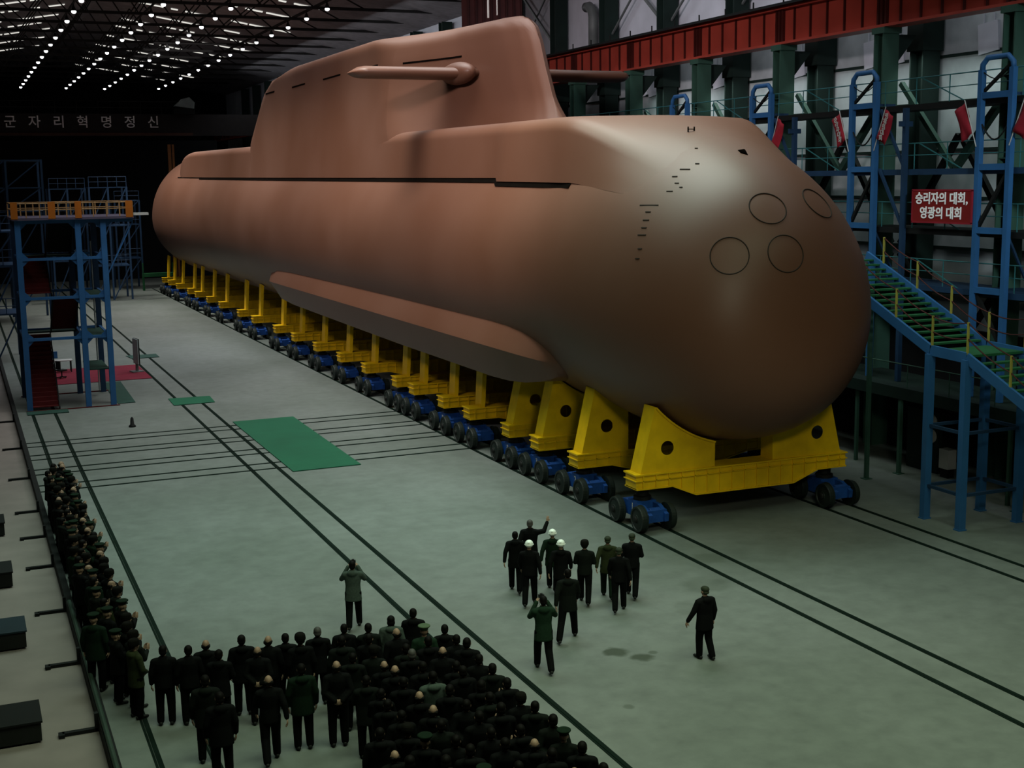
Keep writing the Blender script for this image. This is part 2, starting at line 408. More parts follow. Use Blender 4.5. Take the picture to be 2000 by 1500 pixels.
for k, (a, b) in enumerate(((51.6, 52.7), (54.8, 55.8), (57.9, 58.9), (60.9, 61.9))):
    track('cross_rail_track', [(2.3, a, 19.85, a+.25), (2.3, b, 19.85, b+.25)], 'pair of rails crossing the floor under the large green mat, %s from the camera' % ORD[k+1])
for k, (a, b) in enumerate(((136.0, 137.0), (140.3, 141.4))):
    track('cross_rail_track', [(6.5, a, 19.8, a), (6.5, b, 19.8, b)], 'pair of distant cross rails near the stern, %s of the two' % ('nearer', 'farther')[k])

# mats, carpet
def slab(name, pts, h, m, label, cat, group=None):
    b = MB(); b.prism(pts, 'Z', 0.016, h); o = b.build(name, m); tag(o, label, cat, group); return o
slab('floor_mat', [(11.83, 50.75), (14.68, 50.8), (14.8, 63), (11.8, 62.95)], .04, M['mat'], 'large green rectangular mat covering the cross rails', 'mat')
slab('floor_mat', [(9.95, 69.15), (12.1, 69.25), (12.2, 71.4), (10.0, 71.5)], .04, M['mat'], 'small green mat over the middle rails nearer the camera', 'mat')
slab('floor_mat', [(10.3, 89.5), (12.1, 89.5), (12.1, 91.3), (10.1, 91.2)], .04, M['matd'], 'small green mat over the middle rails behind the upright board', 'mat')
slab('floor_mat', [(2.75, 69.6), (4.75, 69.6), (4.75, 70.6), (2.75, 70.6)], .05, M['matd'], 'dark green mat at the foot of the red stair of the blue tower', 'mat')
slab('floor_mat', [(7.35, 71.2), (8.25, 71.2), (8.4, 79.3), (7.35, 79.3)], .035, M['matd'], 'dark green mat strip beside the right leg of the blue tower', 'mat')
slab('carpet', [(4.6, 79.8), (10.3, 79.8), (10.25, 86.4), (4.6, 86.4)], .03, M['carpet'], 'red carpet rectangle behind the blue tower', 'carpet')

# ------------------------------------------------------------------ submarine
CX, ZC, HR, HK = 24.15, 7.95, 5.13, 1.11
Y0, NL, NP, NQ, DROOP = 42.485, 8.89, 2.484, 2.886, -1.18
YT, TL = 126.0, 27.0
def tilt(y): return 0.0
def hk(y): return HK + 0.0085*max(0, y-Y0)/HR
def hull_rc(y):
    if y < Y0:
        t = min(1, (Y0-y)/NL); return HR*max(0, 1-t**NP)**(1/NQ), ZC+DROOP*t
    if y > YT:
        t = min(1, (y-YT)/TL); return HR*max(0, 1-t**3.5)**(1/2.6), ZC-.2*t
    return HR, ZC+tilt(y)
def hull_pt(y, a, off=0.0):                     # a: angle from +X, ccw seen from the bow side
    r, zc = hull_rc(y); s = math.sin(a)
    return V((CX+(r+off)*math.cos(a), y, zc+(r+off)*s*(hk(y) if s > 0 else 1)))
def hull_x(y, z, side=-1, off=0.0):             # surface x at a height
    r, zc = hull_rc(y); r += off; s = (z-zc)/(r*(hk(y) if z > zc else 1))
    return CX+side*r*math.sqrt(max(0, 1-s*s))
sub = empty('submarine', (CX, 80, 0))
tag(sub, 'huge reddish brown primer painted submarine resting on a row of yellow cradles', 'submarine')
def subpart(mb, name, m, smooth=True, parent=None):
    o = mb.build(name, m, parent if parent else sub, smooth)
    if parent is None: o.location = (-CX, -80, 0)
    return o
hb = MB(); ys = [Y0-NL*(1-(i/40)**2.2) for i in range(41)][:-1] + [Y0+(YT-Y0)*i/60 for i in range(61)] + [YT+TL*(1-(1-i/30)**2.2) for i in range(1, 31)]
ys[0] += .0005; ys[-1] -= .0005
NA = 96
rows = [[hull_pt(y, 2*PI*k/NA) for k in range(NA)] for y in ys]
R_ = hb.grid(rows, closed=True)
hb.bm.faces.new(R_[0]); hb.bm.faces.new(R_[-1])
hull = subpart(hb, 'hull', M['hull'])

# casing: flat sided deck house along the top, blending into the bow
ZLOW = [(35.8, 10.55), (38.5, 10.95), (41.9, 11.35), (48.6, 11.42), (48.9, 11.56), (93, 11.86), (131, 12.15)]
def zdeck(y): return 13.78 + 0.009*max(0, y-45)
def hull_w(y, z): return CX-hull_x(y, z, -1)
def wall_w(z, y): return hull_w(y, interp(ZLOW, y)) + lerp(-.03, .09, sstep((y-40.5)/2.0)) - 0.10*(z-interp(ZLOW, y))      # half width of the flat side wall
def casing_section(y, n=9):
    zl = interp(ZLOW, y); zd = min(zdeck(y), hull_rc(y)[1]+hull_rc(y)[0]*hk(y)+.06)
    t_end = sstep((y-123)/8.2) if y > 123 else 0
    te = max(0, (y-122.5)/8.8)
    zd = zl+.02 + (zd-zl-.02)*math.sqrt(max(0, 1-te**2.2)) if y > 122.5 else zd
    pts = []
    sh = min(.55, .45*(zd-zl))
    wt = wall_w(zd-sh, y)
    pts.append((wall_w(zl, y), zl)); pts.append((wall_w(lerp(zl, zd-sh, .33), y), lerp(zl, zd-sh, .33))); pts.append((wall_w(lerp(zl, zd-sh, .66), y), lerp(zl, zd-sh, .66))); pts.append((wt, zd-sh))
    for k in range(1, n):
        a = PI/2*k/(n-1); pts.append((wt-sh*1.3+sh*1.3*math.cos(a), zd-sh+sh*math.sin(a)))
    for k in (1, 2, 3, 4):
        w = (wt-sh*1.3)*(1-k/4.0); pts.append((w, zd+.04*(1-(w/(wt+.01))**2)*(1 if te < .9 else 0)))
    # narrow towards the aft end
    if te > 0:
        f = math.sqrt(max(0, 1-max(0, te-.35)**2*.5)); pts = [(w*f, z) for w, z in pts]
    return pts
def casing_pts(y):
    pts = casing_section(y); zl = interp(ZLOW, y); r, zc = hull_rc(y)
    s0 = max(-1, min(1, (zl-zc)/(r*hk(y)))); a0 = math.asin(s0)
    t_ = max(0, min(1, (y-37.0)/7.2)); b = t_*t_*t_*(t_*(6*t_-15)+10)
    out = []
    # cumulative length parameter for the hull side of the blend
    L = [0]
    for p, q in zip(pts, pts[1:]): L.append(L[-1]+math.hypot(q[0]-p[0], q[1]-p[1]))
    for (w, z), l in zip(pts, L):
        a = lerp(a0, PI/2, l/L[-1]); oo = lerp(-.03, .012, sstep((y-37.0)/2.6)); hw, hz = (r+oo)*math.cos(a), zc+(r+oo)*math.sin(a)*hk(y)
        out.append((lerp(hw, w, b), lerp(hz, z, b)))
    return out
cb = MB(); rows = []
cys = [35.7+.3*i for i in range(30)] + [44.7, 46, 47.5, 48.6, 48.9, 51, 54, 58, 62, 68, 76, 84, 92, 100, 108, 116, 120, 122.5] + [122.5+8.75*(1-(1-i/16)**2) for i in range(1, 17)]
for y in cys:
    p = casing_pts(y)
    row = [V((CX-w, y, z)) for w, z in p] + [V((CX+w, y, z)) for w, z in p[-2::-1]]
    rows.append(row)
R_ = cb.grid(rows)
# underside flange turned in to the hull, and end faces
for side in (0, -1):
    low = [r[side] for r in R_]
    inn = [cb.bm.verts.new((hull_x(v.co.y, v.co.z, -1 if side == 0 else 1, -.05), v.co.y, v.co.z+.03)) for v in low]
    for i in range(len(low)-1): cb.bm.faces.new((low[i], low[i+1], inn[i+1], inn[i]))
cb.bm.faces.new(R_[-1])
casing = subpart(cb, 'deck_casing', M['hull']); casing.data.set_sharp_from_angle(angle=math.radians(40))
# dark limber gap under the casing edge
gb = MB()
for side in (-1, 1):
    rowA, rowB = [], []
    for y in [41.9, 44, 46.5, 48.6, 48.9, 52, 60, 70, 80, 93, 105, 117.4, 117.6, 124, 130]:
        z1 = interp(ZLOW, y)+.02; h = .20 if y < 117.5 else .09
        rowA.append(V((hull_x(y, z1, side, .035)-side*0, y, z1))); rowB.append(V((hull_x(y, z1-h, side, .035), y, z1-h)))
    gb.grid([rowA, rowB])
    gb.grid([[p+V((-side*.2, 0, 0)) for p in rowA], [p+V((-side*.2, 0, 0)) for p in rowB]])
subpart(gb, 'limber_gap', M['slot'], False)

# sail
SW = [(0, .0), (.012, .30), (.035, .52), (.09, .82), (.18, 1.12), (.27, 1.48), (.33, 1.88), (.40, 2.5), (.47, 3.2), (.54, 3.9), (.6, 4.45), (.7, 5.0), (1.2, 5.5)]
def sail_front(z): return interp([(11.5, 50.6), (13.4, 51.0), (13.95, 51.45), (14.96, 52.2), (16.3, 52.95), (17.45, 53.5), (18.15, 54.0), (18.5, 54.6), (18.75, 55.6), (19.1, 58.5), (19.5, 66)], z)
def sail_aft(z): return interp([(11.5, 97.6), (14.3, 97.4), (16, 95.7), (17.8, 93.6), (18.4, 91.5), (18.8, 88), (19.5, 86)], z)
def sail_top(y): return interp([(51, 17.4), (53.5, 17.55), (54, 18.2), (54.6, 18.55), (55.4, 18.74), (57, 18.84), (70, 18.88), (85, 18.95), (90.2, 18.9), (91.2, 18.65), (92, 18.3), (93.6, 17.8), (97.5, 14.2)], y)
def sail_w(y, z, zt):
    yf = sail_front(z); ya = sail_aft(z)
    d = max(0, y-yf)/22.0
    w = interp(SW, d)*(1 - 0.0)
    zl = interp(ZLOW, y)
    lim = wall_w(z, y)+.012
    # flank sweeps in a little with height ahead of the aft block
    w = w*(1-.016*max(0, z-13.5))
    k_ = .35; h_ = max(k_-abs(w-lim), 0)/k_; w = min(w, lim)-h_*h_*k_*.25      # soft corner where the wedge meets the flat flank
    if z < zdeck(y)-.45 and y < 66: w = min(w, lim-lerp(.04, 0, sstep((y-63.0)/3)))
    w = w if y < ya-1.2 else w*(.86+.14*math.sqrt(max(0, 1-((y-(ya-1.2))/1.2)**2)))
    # fillet at the foot of the front
    if z < 15.2 and y < 58: w += .55*(1-(z-13.4)/1.8)**2*max(0, 1-abs(y-yf-1)/4.0) if z > 13.4 else .55*max(0, 1-abs(y-yf-1)/4.0)
    return w
sb = MB(); rows = []
NY, NZ = 74, 30
us = [ (i/NY) for i in range(NY+1)]
us = [u**1.9 if u < .5 else u for u in us]
us = sorted(set([0.0] + [(.5**1.9)*((i/36)**2.0) for i in range(37)] + [.268+(1-.268)*i/42 for i in range(43)]))
for j in range(NZ+1):
    h = 1-(1-j/NZ)**1.6
    left, right = [], []
    for u in us:
        # position along the length, first at mid height to find the roof line
        z = 14
        for it in range(4):
            y = lerp(sail_front(z), sail_aft(z), u)
            zb = interp(ZLOW, y) + 1.2*sstep((66-y)/8)
            zt = sail_top(y)
            z = lerp(zb, zt, h)
        w = sail_w(y, z, zt)
        rr = min(.62, max(.05, w*.9)); dtop = zt-z
        if dtop < rr: w = w - rr + math.sqrt(max(0, rr*rr-(rr-dtop)**2))
        w = max(w, .0)
        left.append(V((CX-w, y, z))); right.append(V((CX+w, y, z)))
    rows.append(left + right[::-1])
R_ = sb.grid(rows, closed=True)
# roof: bridge the two sides
n_ = len(us)
for i in range(n_-1):
    a, b = R_[-1][i], R_[-1][i+1]; c, d = R_[-1][2*n_-2-i], R_[-1][2*n_-1-i]
    try: sb.bm.faces.new((a, b, c, d))
    except ValueError: pass
bmesh.ops.remove_doubles(sb.bm, verts=sb.bm.verts[:], dist=.002)
sail = subpart(sb, 'sail', M['hull'])
# dashed vent slots along the sail flank
db = MB()
def sail_surf(y, z): return CX - sail_w(y, z, sail_top(y))
for (a, b, z) in ((92.3, 89.6, 17.6), (84.5, 81.2, 17.52), (76.8, 73.1, 17.45), (68.4, 66.0, 17.38), (63.6, 59.4, 17.28)):
    n = 6
    for k in range(n):
        y0_, y1_ = lerp(a, b, k/n), lerp(a, b, (k+1)/n)
        db.bar((sail_surf(y0_, z)-.0, y0_, z), (sail_surf(y1_, z)-.0, y1_, z), .05, .09)
subpart(db, 'vent_slots', M['slot'], False)
# sail planes
for side, nm in ((-1, 'left'), (1, 'right')):
    pb = MB(); xr, xt = 1.9, 7.0; yc, zp = 58.7, 16.4
    secs = []
    for x, ch, th in ((1.0, 2.6, .27), (2.0, 2.6, .27), (6.5, 2.4, .26), (6.75, 2.0, .22), (7.0, 1.2, .08), (7.06, .8, .02)):
        n = 20; row = []
        for k in range(n):
            a = 2*PI*k/n; cy = math.cos(a); row.append(V((CX+side*x, yc+.3+cy*ch/2, zp+math.sin(a)*th*(1-.35*cy))))
        secs.append(row)
    R_ = pb.grid(secs, closed=True); pb.bm.faces.new(R_[0]); pb.bm.faces.new(R_[-1])
    p = subpart(pb, 'sail_plane', M['hull'])
    rb = MB(); rb.ell((CX+side*1.80, yc+.2, zp+.04), .62, 1.7, .52, 20)
    subpart(rb, 'plane_root', M['hull'])
# side keel rail (sponson) low on each flank
for side in (-1, 1):
    kb = MB(); rows = []
    for y, f in ((43.2, 0.02), (43.4, .28), (43.8, .5), (44.4, .7), (45.2, .86), (46.4, .96), (48, 1), (60, 1), (72, .95), (82, .9), (86, .8), (88.4, .5), (89.2, .03)):
        t = tilt(y)
        zi = lerp(5.0, 6.0, f)+t*.5; zo = lerp(4.7, 5.05, f)+t*.5; zu = lerp(4.5, 3.72, f)+t*.5
        xi = hull_x(y, zi, side, -.06); xo = lerp(hull_x(y, zo, side, -.03), CX+side*5.22, f); xu = lerp(hull_x(y, zu, side, -.03), CX+side*4.75, f); xe = hull_x(y, zu-.05, side, -.1)
        rows.append([V((xi, y, zi)), V((lerp(xi, xo, .8), y, lerp(zi, zo, .75))), V((xo, y, zo)), V((lerp(xo, xu, .5)+side*.03, y, (zo+zu)/2)), V((xu, y, zu)), V((xe, y, zu-.05))])
    R_ = kb.grid(rows); kb.bm.faces.new(R_[0]); kb.bm.faces.new(R_[-1])
    subpart(kb, 'side_rail', M['hull'], True).data.set_sharp_from_angle(angle=math.radians(28))
# torpedo tube outlines on the bow: centre found by ray onto the hull
def hit_hull(u, v):
    d = fw + r2*((u-1000)/2552.57) + u2*(-(v-750)/2552.57); c = V((0, 0, 11.5)); t = 25.0
    while t < 90:
        p = c+d*t
        if p.y > 33.6:
            r, zc = hull_rc(p.y); k = HK if p.z > zc else 1
            if (p.x-CX)**2+((p.z-zc)/k)**2 < r*r: return p
        t += .01
    return None
def hull_normal(p):
    e = .02
    def F(q):
        r, zc = hull_rc(q.y); k = HK if q.z > zc else 1
        return math.sqrt((q.x-CX)**2+((q.z-zc)/k)**2)-r
    return V((F(p+V((e, 0, 0)))-F(p-V((e, 0, 0))), F(p+V((0, e, 0)))-F(p-V((0, e, 0))), F(p+V((0, 0, e)))-F(p-V((0, 0, e))))).normalized()
def project_hull(p):
    for i in range(25):
        n = hull_normal(p); r, zc = hull_rc(p.y); k = HK if p.z > zc else 1
        f = math.sqrt((p.x-CX)**2+((p.z-zc)/k)**2)-r
        e = .01; q = p+n*e; r1_, z1_ = hull_rc(q.y); k1 = HK if q.z > z1_ else 1
        g = (math.sqrt((q.x-CX)**2+((q.z-z1_)/k1)**2)-r1_-f)/e
        p = p-n*(f/max(.5, g))
    return p
for (u, v) in ((1500, 406), (1425, 499), (1535, 495), (1597, 396)):
    c = hit_hull(u, v)
    if c is None: continue
    n = hull_normal(c); a = n.cross(V((0, 0, 1))).normalized(); b = a.cross(n)
    tb = MB(); ring = [project_hull(c+(a*math.cos(2*PI*k/40)+b*math.sin(2*PI*k/40))*.60)+n*.008 for k in range(40)]
    tb.tube(ring, .018, 6, closed=True)
    subpart(tb, 'torpedo_door_outline', M['line'])
# draught marks and bow slot
mb_ = MB()
for (u, v, w) in ((1352, 258, 8), (1360, 290, 6), (1338, 331, 20), (1318, 345, 10), (1322, 358, 8), (1308, 374, 12), (1268, 401, 36), (1266, 414, 10), (1262, 430, 12), (1258, 445, 10), (1254, 459, 16), (1362, 320, 8), (1330, 366, 6), (1250, 486, 8), (1245, 505, 8)):
    p, q = hit_hull(u-w/2, v), hit_hull(u+w/2, v)
    if p and q:
        n = hull_normal(p); mb_.bar(p+n*.012, q+n*.012, .03, .02, n)
subpart(mb_, 'draught_marks', M['line'], False)
p, q = hit_hull(1441, 293), hit_hull(1461, 303)
sl = MB(); n = hull_normal(p); sl.tube([p-n*.02, (p+q)/2+n*.01, q-n*.02], [.02, .12, .02], 8); subpart(sl, 'bow_slot', M['slot'])

p = hit_hull(1350, 259); fb = MB()
for dx in (-.12, .12): fb.box(p.x+dx-.02, p.x+dx+.02, p.y-.02, p.y+.02, p.z-.05, p.z+.2)
fb.box(p.x-.14, p.x+.14, p.y-.02, p.y+.02, p.z+.1, p.z+.13); subpart(fb, 'deck_cleat', M['line'], False)

# ------------------------------------------------------------------ cradles and bogies
def saddle(mb, sgn, kind):
    th = .36
    R, ZC = SR, SZ; vert = kind > 1
    arc = []
    x0, x1 = -3.42, (-1.15, -2.1, -3.26)[kind]
    for i in range(13):
        x = lerp(x0, x1, i/12); arc.append((x, ZC-math.sqrt(R*R-x*x)))
    base = CT
    outer = [(-3.98 if not vert else -3.60, base), (x0-.03, arc[0][1]+.02)] + arc + [(x1 if kind < 2 else -3.42, base)]
    if kind == 2:
        mb.prism(outer, 'Y', -th, th) if sgn > 0 else mb.prism([(-x, z) for x, z in outer], 'Y', -th, th)
        return outer, arc
    hc = (-2.98, 2.66); hole = [(hc[0]+.24*math.cos(2*PI*k/20), hc[1]+.24*math.sin(2*PI*k/20)) for k in range(20)]
    for yy, flip in ((-th, 1), (th, -1)):
        vo = [mb.bm.verts.new((sgn*x, yy, z)) for x, z in outer]; vh = [mb.bm.verts.new((sgn*x, yy, z)) for x, z in hole]
        ed = [mb.bm.edges.new((vo[i], vo[(i+1) % len(vo)])) for i in range(len(vo))] + [mb.bm.edges.new((vh[i], vh[(i+1) % 20])) for i in range(20)]
        if flip == 1: bmesh.ops.triangle_fill(mb.bm, use_beauty=True, edges=ed)
        else:
            for w in vh: mb.bm.verts.remove(w)
        if flip == 1: A = vo; front_only = True
        else: B = vo
    for i in range(len(outer)):
        j = (i+1) % len(outer); mb.bm.faces.new((A[i], A[j], B[j], B[i]))
    return outer, arc
def cradle(vert):
    t = empty('hull_cradle')
    b = MB(); h = .37
    top, e0, mid = CT, CT-.50, .98
    prof = [(-4.15, top-.05), (4.2, top-.05), (4.2, e0), (3.0, e0), (2.0, mid), (-1.9, mid), (-2.8, e0), (-4.15, e0)]
    b.prism(prof, 'Y', -h, h)
    b.box(-4.2, 4.25, -h-.06, h+.06, top-.05, top)                       # top flange
    b.box(-4.2, 4.25, -h-.05, h+.05, top-.24, top-.21)
    for a, c in ((prof[7], prof[6]), (prof[6], prof[5]), (prof[5], prof[4]), (prof[4], prof[3]), (prof[3], prof[2])):
        b.bar((a[0], 0, a[1]), (c[0], 0, c[1]), 2*h+.12, .05)
    for k in range(17):
        x = -3.9+k*.49; zb = interp([(-4.15, e0), (-2.8, e0), (-1.9, mid), (2, mid), (3, e0), (4.2, e0)], x)
        b.box(x-.02, x+.02, -h-.05, h+.05, zb, top-.03)
    b.build('cross_beam', M['yellow'], t)
    for s in (1, -1):
        m = MB(); outer, arc = saddle(m, s, vert); o = m.build('saddle', M['yellow'], t)
        m = MB()
        for (xa, za), (xb, zb_) in zip(arc, arc[1:]): m.bar((s*xa, 0, za), (s*xb, 0, zb_), .84, .06)
        m.build('saddle_pad', M['yellow'], o)
    return t
def bogie(num=None):
    t = empty('rail_bogie')
    f = MB()
    for x in (-.30, .30):
        f.prism([(-1.12, .36), (1.12, .36), (1.15, .62), (.62, .84), (-.62, .84), (-1.15, .62)], 'X', x-.07, x+.07)
    f.box(-.36, .36, -1.02, -.62, .34, .74); f.box(-.36, .36, .62, 1.02, .34, .74)
    f.box(-.36, .36, -.30, .30, .62, .90)
    for s in (-1, 1):
        f.lathe([(.17, -.20), (.19, -.18), (.19, .18), (.17, .20)], 14, 'X', (0, s*.82, .60))
        f.box(-.44, -.37, s*.79-.12, s*.79+.12, .30, .56); f.box(.37, .44, s*.79-.12, s*.79+.12, .30, .56)
    f.build('bogie_frame', M['blue'], t)
    p = MB(); p.lathe([(.30, .90), (.30, 1.02), (.22, 1.04), (.22, CT-.52)], 18); p.build('pivot', M['hub'], t)
    for sx in (-1, 1):
        for sy in (-1, 1):
            w = MB(); r = .43
            w.lathe([(.14, -.13), (.16, -.11), (.34, -.07), (.36, -.10), (r-.01, -.10), (r, -.06), (r, .06), (r+.035, .08), (r+.035, .11), (.16, .11), (.14, .13)], 28, 'X')
            wo = w.build('wheel', M['tyre'], t, False); wo.location = (sx*.545, sy*.79, .45)
            if sx > 0: wo.rotation_euler = (0, 0, PI)
            hb_ = MB(); hb_.lathe([(.06, -.19), (.11, -.17), (.12, -.12)], 14, 'X'); hb_.build('hub', M['hub'], wo, True)
    return t
CY = [37.37, 41.75, 45.2, 48.1, 52.5, 55.8, 60.0, 62.7, 68.1, 73.1, 78.6, 84.3, 89.6, 96.9, 102.2, 110.0, 115.8, 121.8, 126.0, 132.8, 138.1, 142.3]
CT = 1.86; SZ = 7.27; SR = 4.71
crA = cradle(0)
CT = 1.72; SZ = ZC; SR = HR+.08
crC = cradle(2); crB = cradle(1)
CT = 1.86
bo1 = bogie(); 
CT = 1.72
bo2 = bogie()
used = set()
def take(proto):
    if proto.name in used: return copy_tree(proto)
    used.add(proto.name); return proto
nb = len(CY)
for i, y in enumerate(CY):
    c = take(crA if i == 0 else crB if i < 4 else crC)
    c.location = (CX, y, 0)
    if i == 0: tag(c, 'yellow steel hull cradle, fully visible, front one under the bow', 'cradle', 'yellow cradles under the hull')
    else: tag(c, 'yellow steel hull cradle under the submarine, %s back from the bow' % ORD[i+1], 'cradle', 'yellow cradles under the hull')
    b = take(bo1 if i == 0 else bo2); b.location = (CX-3.655, y+.12, 0)
    tag(b, 'blue rail bogie on the near rails under %s yellow cradle from the bow' % ORD[i+1], 'bogie', 'blue bogies on the near rails')
    if i < 9:
        tm = link_mesh('number', text_mesh(str(i+1), .34, .006), M['white'], b); tm.rotation_euler = (PI/2, 0, -PI/2); tm.location = (-.372, .0, .68)
        tm['label'] = 'white painted number'
    if i < 4:
        b = copy_tree(bo1 if i == 0 else bo2); b.location = (CX+3.68, y+.12, 0)
        for ch in list(b.children):
            if ch.name.startswith('number'): bpy.data.objects.remove(ch)
        tag(b, 'blue rail bogie on the far rails under %s yellow cradle from the bow' % ORD[i+1], 'bogie', 'blue bogies on the far rails')

# green end frame behind the last cradle
gf = empty('buffer_frame', (20.3, 147.5, 0)); g = MB(); g.box(-1.7, 1.7, -.3, .3, 1.5, 1.9)
for x in (-1.6, 1.6): g.box(x-.1, x+.1, -.2, .2, 0, 1.5); g.box(x-.06, x+.06, -.1, .1, 1.9, 3.0)
g.build('frame', M['step'], gf); tag(gf, 'low green steel frame on the rails at the stern end', 'frame')

# ------------------------------------------------------------------ right side: columns, crane runway, platforms
colm = empty('wall_column')
c = MB(); c.box(-.45, .45, -.42, -.34, 0, 24.3); c.box(-.45, .45, .34, .42, 0, 24.3); c.box(-.06, .06, -.34, .34, 0, 24.3)
c.build('shaft', M['dgreen'], colm)
c = MB(); c.box(-.55, .55, -.5, .5, 16.6, 19.6); c.build('haunch', M['dgreen'], colm)
for k in range(-1, 21):
    o = colm if k == -1 else copy_tree(colm); o.location = (38.35, 38.1+7.3*k, 0)
    tag(o, 'dark wall column against the right wall, %s from the camera' % ORD[k+2], 'column', 'dark columns along the right wall')
gc = empty('runway_column')
c = MB(); c.box(-.4, .4, -.30, -.24, 0, 17.2); c.box(-.4, .4, .24, .30, 0, 17.2); c.box(-.05, .05, -.24, .24, 0, 17.2); c.box(-.45, .45, -.4, .4, 17.2, 17.45)
for z in (3, 6, 9, 12, 15): c.box(-.4, .4, -.26, .26, z, z+.04)
c.build('shaft', M['green'], gc)
c = MB(); c.prism([(.4, 17.2), (1.5, 17.2), (.4, 15.9)], 'Y', -.06, .06); c.build('bracket_plate', M['dgreen'], gc)
for k in range(-1, 15):
    o = gc if k == -1 else copy_tree(gc); o.location = (36.0, 37.7+7.3*k, 0)
    tag(o, 'green steel column carrying the red crane runway, %s from the camera' % ORD[k+2], 'column', 'green runway columns')
# red crane runway girder
rg = empty('crane_runway', (36, 30, 0))
g = MB(); g.box(-.16, .16, -8, 165, 17.55, 19.0); g.box(-.45, .45, -8, 165, 17.45, 17.56); g.box(-.5, .5, -8, 165, 19.0, 19.1); g.build('girder', M['red'], rg)
g = MB()
y = -8.0
while y < 165:
    k = (y-7.7) % 7.3
    g.box(-.26, -.16, y-.03, y+.03, 17.56, 19.0)
    y += 1.217
for k in range(-2, 22):
    for d in (-.25, 0, .25): g.box(-.30, -.10, 7.7+7.3*k+d-.05, 7.7+7.3*k+d+.05, 17.5, 19.02)
g.each('rib', M['dred'], rg)
g = MB(); g.box(-.9, .5, -8, 165, 19.1, 19.22); g.box(-.08, .08, -8, 165, 19.22, 19.40)
for k in range(60): g.box(-.88, -.83, -8+k*2.43-.03, -8+k*2.43+.03, 19.22, 19.5)
g.each('walkway_piece', M['black'], rg)
tag(rg, 'long red ribbed crane runway girder along the right wall', 'crane runway')
# upper cross bracing between wall columns above the runway
br = empty('wall_brace')
c = MB(); c.bar((0, .4, 20.3), (0, 6.9, 25), .14); c.bar((0.1, .4, 25), (0.1, 6.9, 20.3), .10); c.each('diagonal', M['grey'], br)
for i, k in enumerate((2, 3, 4, 6)):
    o = br if i == 0 else copy_tree(br); o.location = (38.3, 38.1+7.3*k, 0)
    tag(o, 'grey crossed wall brace above the red runway, %s from the camera' % ORD[i+1], 'brace', 'upper wall braces')
# pale vent stacks on the upper wall
vs = empty('vent_pipe')
c = MB(); c.tube([(0, 0, 19.3), (0, 0, 21.6), (0, .15, 22.0), (0, .6, 22.3), (0, 1.0, 22.3)], .32, 12); c.build('duct', M['grey'], vs, True)
vs.location = (38.3, 76.6, 0); tag(vs, 'grey curved vent pipe standing above the red runway beside a dark column', 'vent pipe')
# black diagonal braces below the runway between columns
db0 = empty('column_brace')
c = MB()
c.bar((0, .3, 15.2), (0, 3.6, 11.7), .26, .26); c.bar((0, 7.0, 15.2), (0, 3.7, 11.7), .2, .2); c.each('upper_brace', M['green'], db0)
c = MB(); c.bar((0.2, .3, 8.6), (0.2, 3.6, 13.0), .22, .22); c.bar((0.2, 7.0, 8.6), (0.2, 3.7, 13.0), .22, .22)
c.bar((0.2, .3, 8.2), (0.2, 3.6, 4.2), .22, .22); c.bar((0.2, 7.0, 8.2), (0.2, 3.7, 4.2), .22, .22); c.each('lower_brace', M['black'], db0)
for k in range(-1, 6):
    o = db0 if k == -1 else copy_tree(db0); o.location = (36.6, 37.7+7.3*k, 0)
    tag(o, 'dark diagonal steel bracing between green columns, %s bay from the camera' % ORD[k+2], 'brace', 'column braces below the runway')
# work platforms (decks along the wall) and their rails
for lev, (z, nm) in enumerate(((14.1, 'topmost'), (11.65, 'upper middle'), (9.4, 'lower middle'), (7.25, 'lowest'))):
    d = empty('work_platform', (35.2, 30, 0))
    c = MB(); c.box(-.95, 1.2, 0, 40, z-.12, z); c.box(-1.0, -.93, 0, 40, z-.2, z+.02); c.build('deck', M['black'] if lev % 2 == 0 else M['scafd'], d)
    c = MB()
    c.tube([(-.95, 0, z+1.0), (-.95, 40, z+1.0)], .025, 6); c.tube([(-.95, 0, z+.55), (-.95, 40, z+.55)], .02, 6)
    for k in range(22): c.tube([(-.95, k*1.825, z), (-.95, k*1.825, z+1.0)], .022, 6)
    for k in range(6): c.bar((-.95, k*7.3+1.0, z), (-.95, k*7.3+3.4, z+1.0), .035)
    c.each('rail_bar', M['teal'], d)
    tag(d, 'long %s work platform with teal railing along the right wall' % nm, 'platform', 'work platforms on the right wall')
lo = empty('low_gallery', (34.6, 30, 0))
c = MB(); c.box(-1.6, 1.4, -2, 40, 3.15, 3.35); c.box(-1.65, -1.55, -2, 40, 2.95, 3.4); c.build('deck', M['dgreen'], lo)
c = MB()
for k in range(9): c.box(-1.5, -1.38, k*4.2-.06, k*4.2+.06, 0, 3.15)
c.each('post', M['green'], lo)
c = MB(); c.tube([(-1.55, -2, 4.3), (-1.55, 40, 4.3)], .025, 6)
for k in range(18): c.tube([(-1.55, -2+k*2.3, 3.35), (-1.55, -2+k*2.3, 4.3)], .02, 6)
c.each('rail_bar', M['green'], lo)
tag(lo, 'dark green low gallery on posts behind the right stair', 'gallery')
struct(MB().box(36.4, 36.6, 8, 75, 0, 5.4).build('wall_lower_right', M['dwall']))
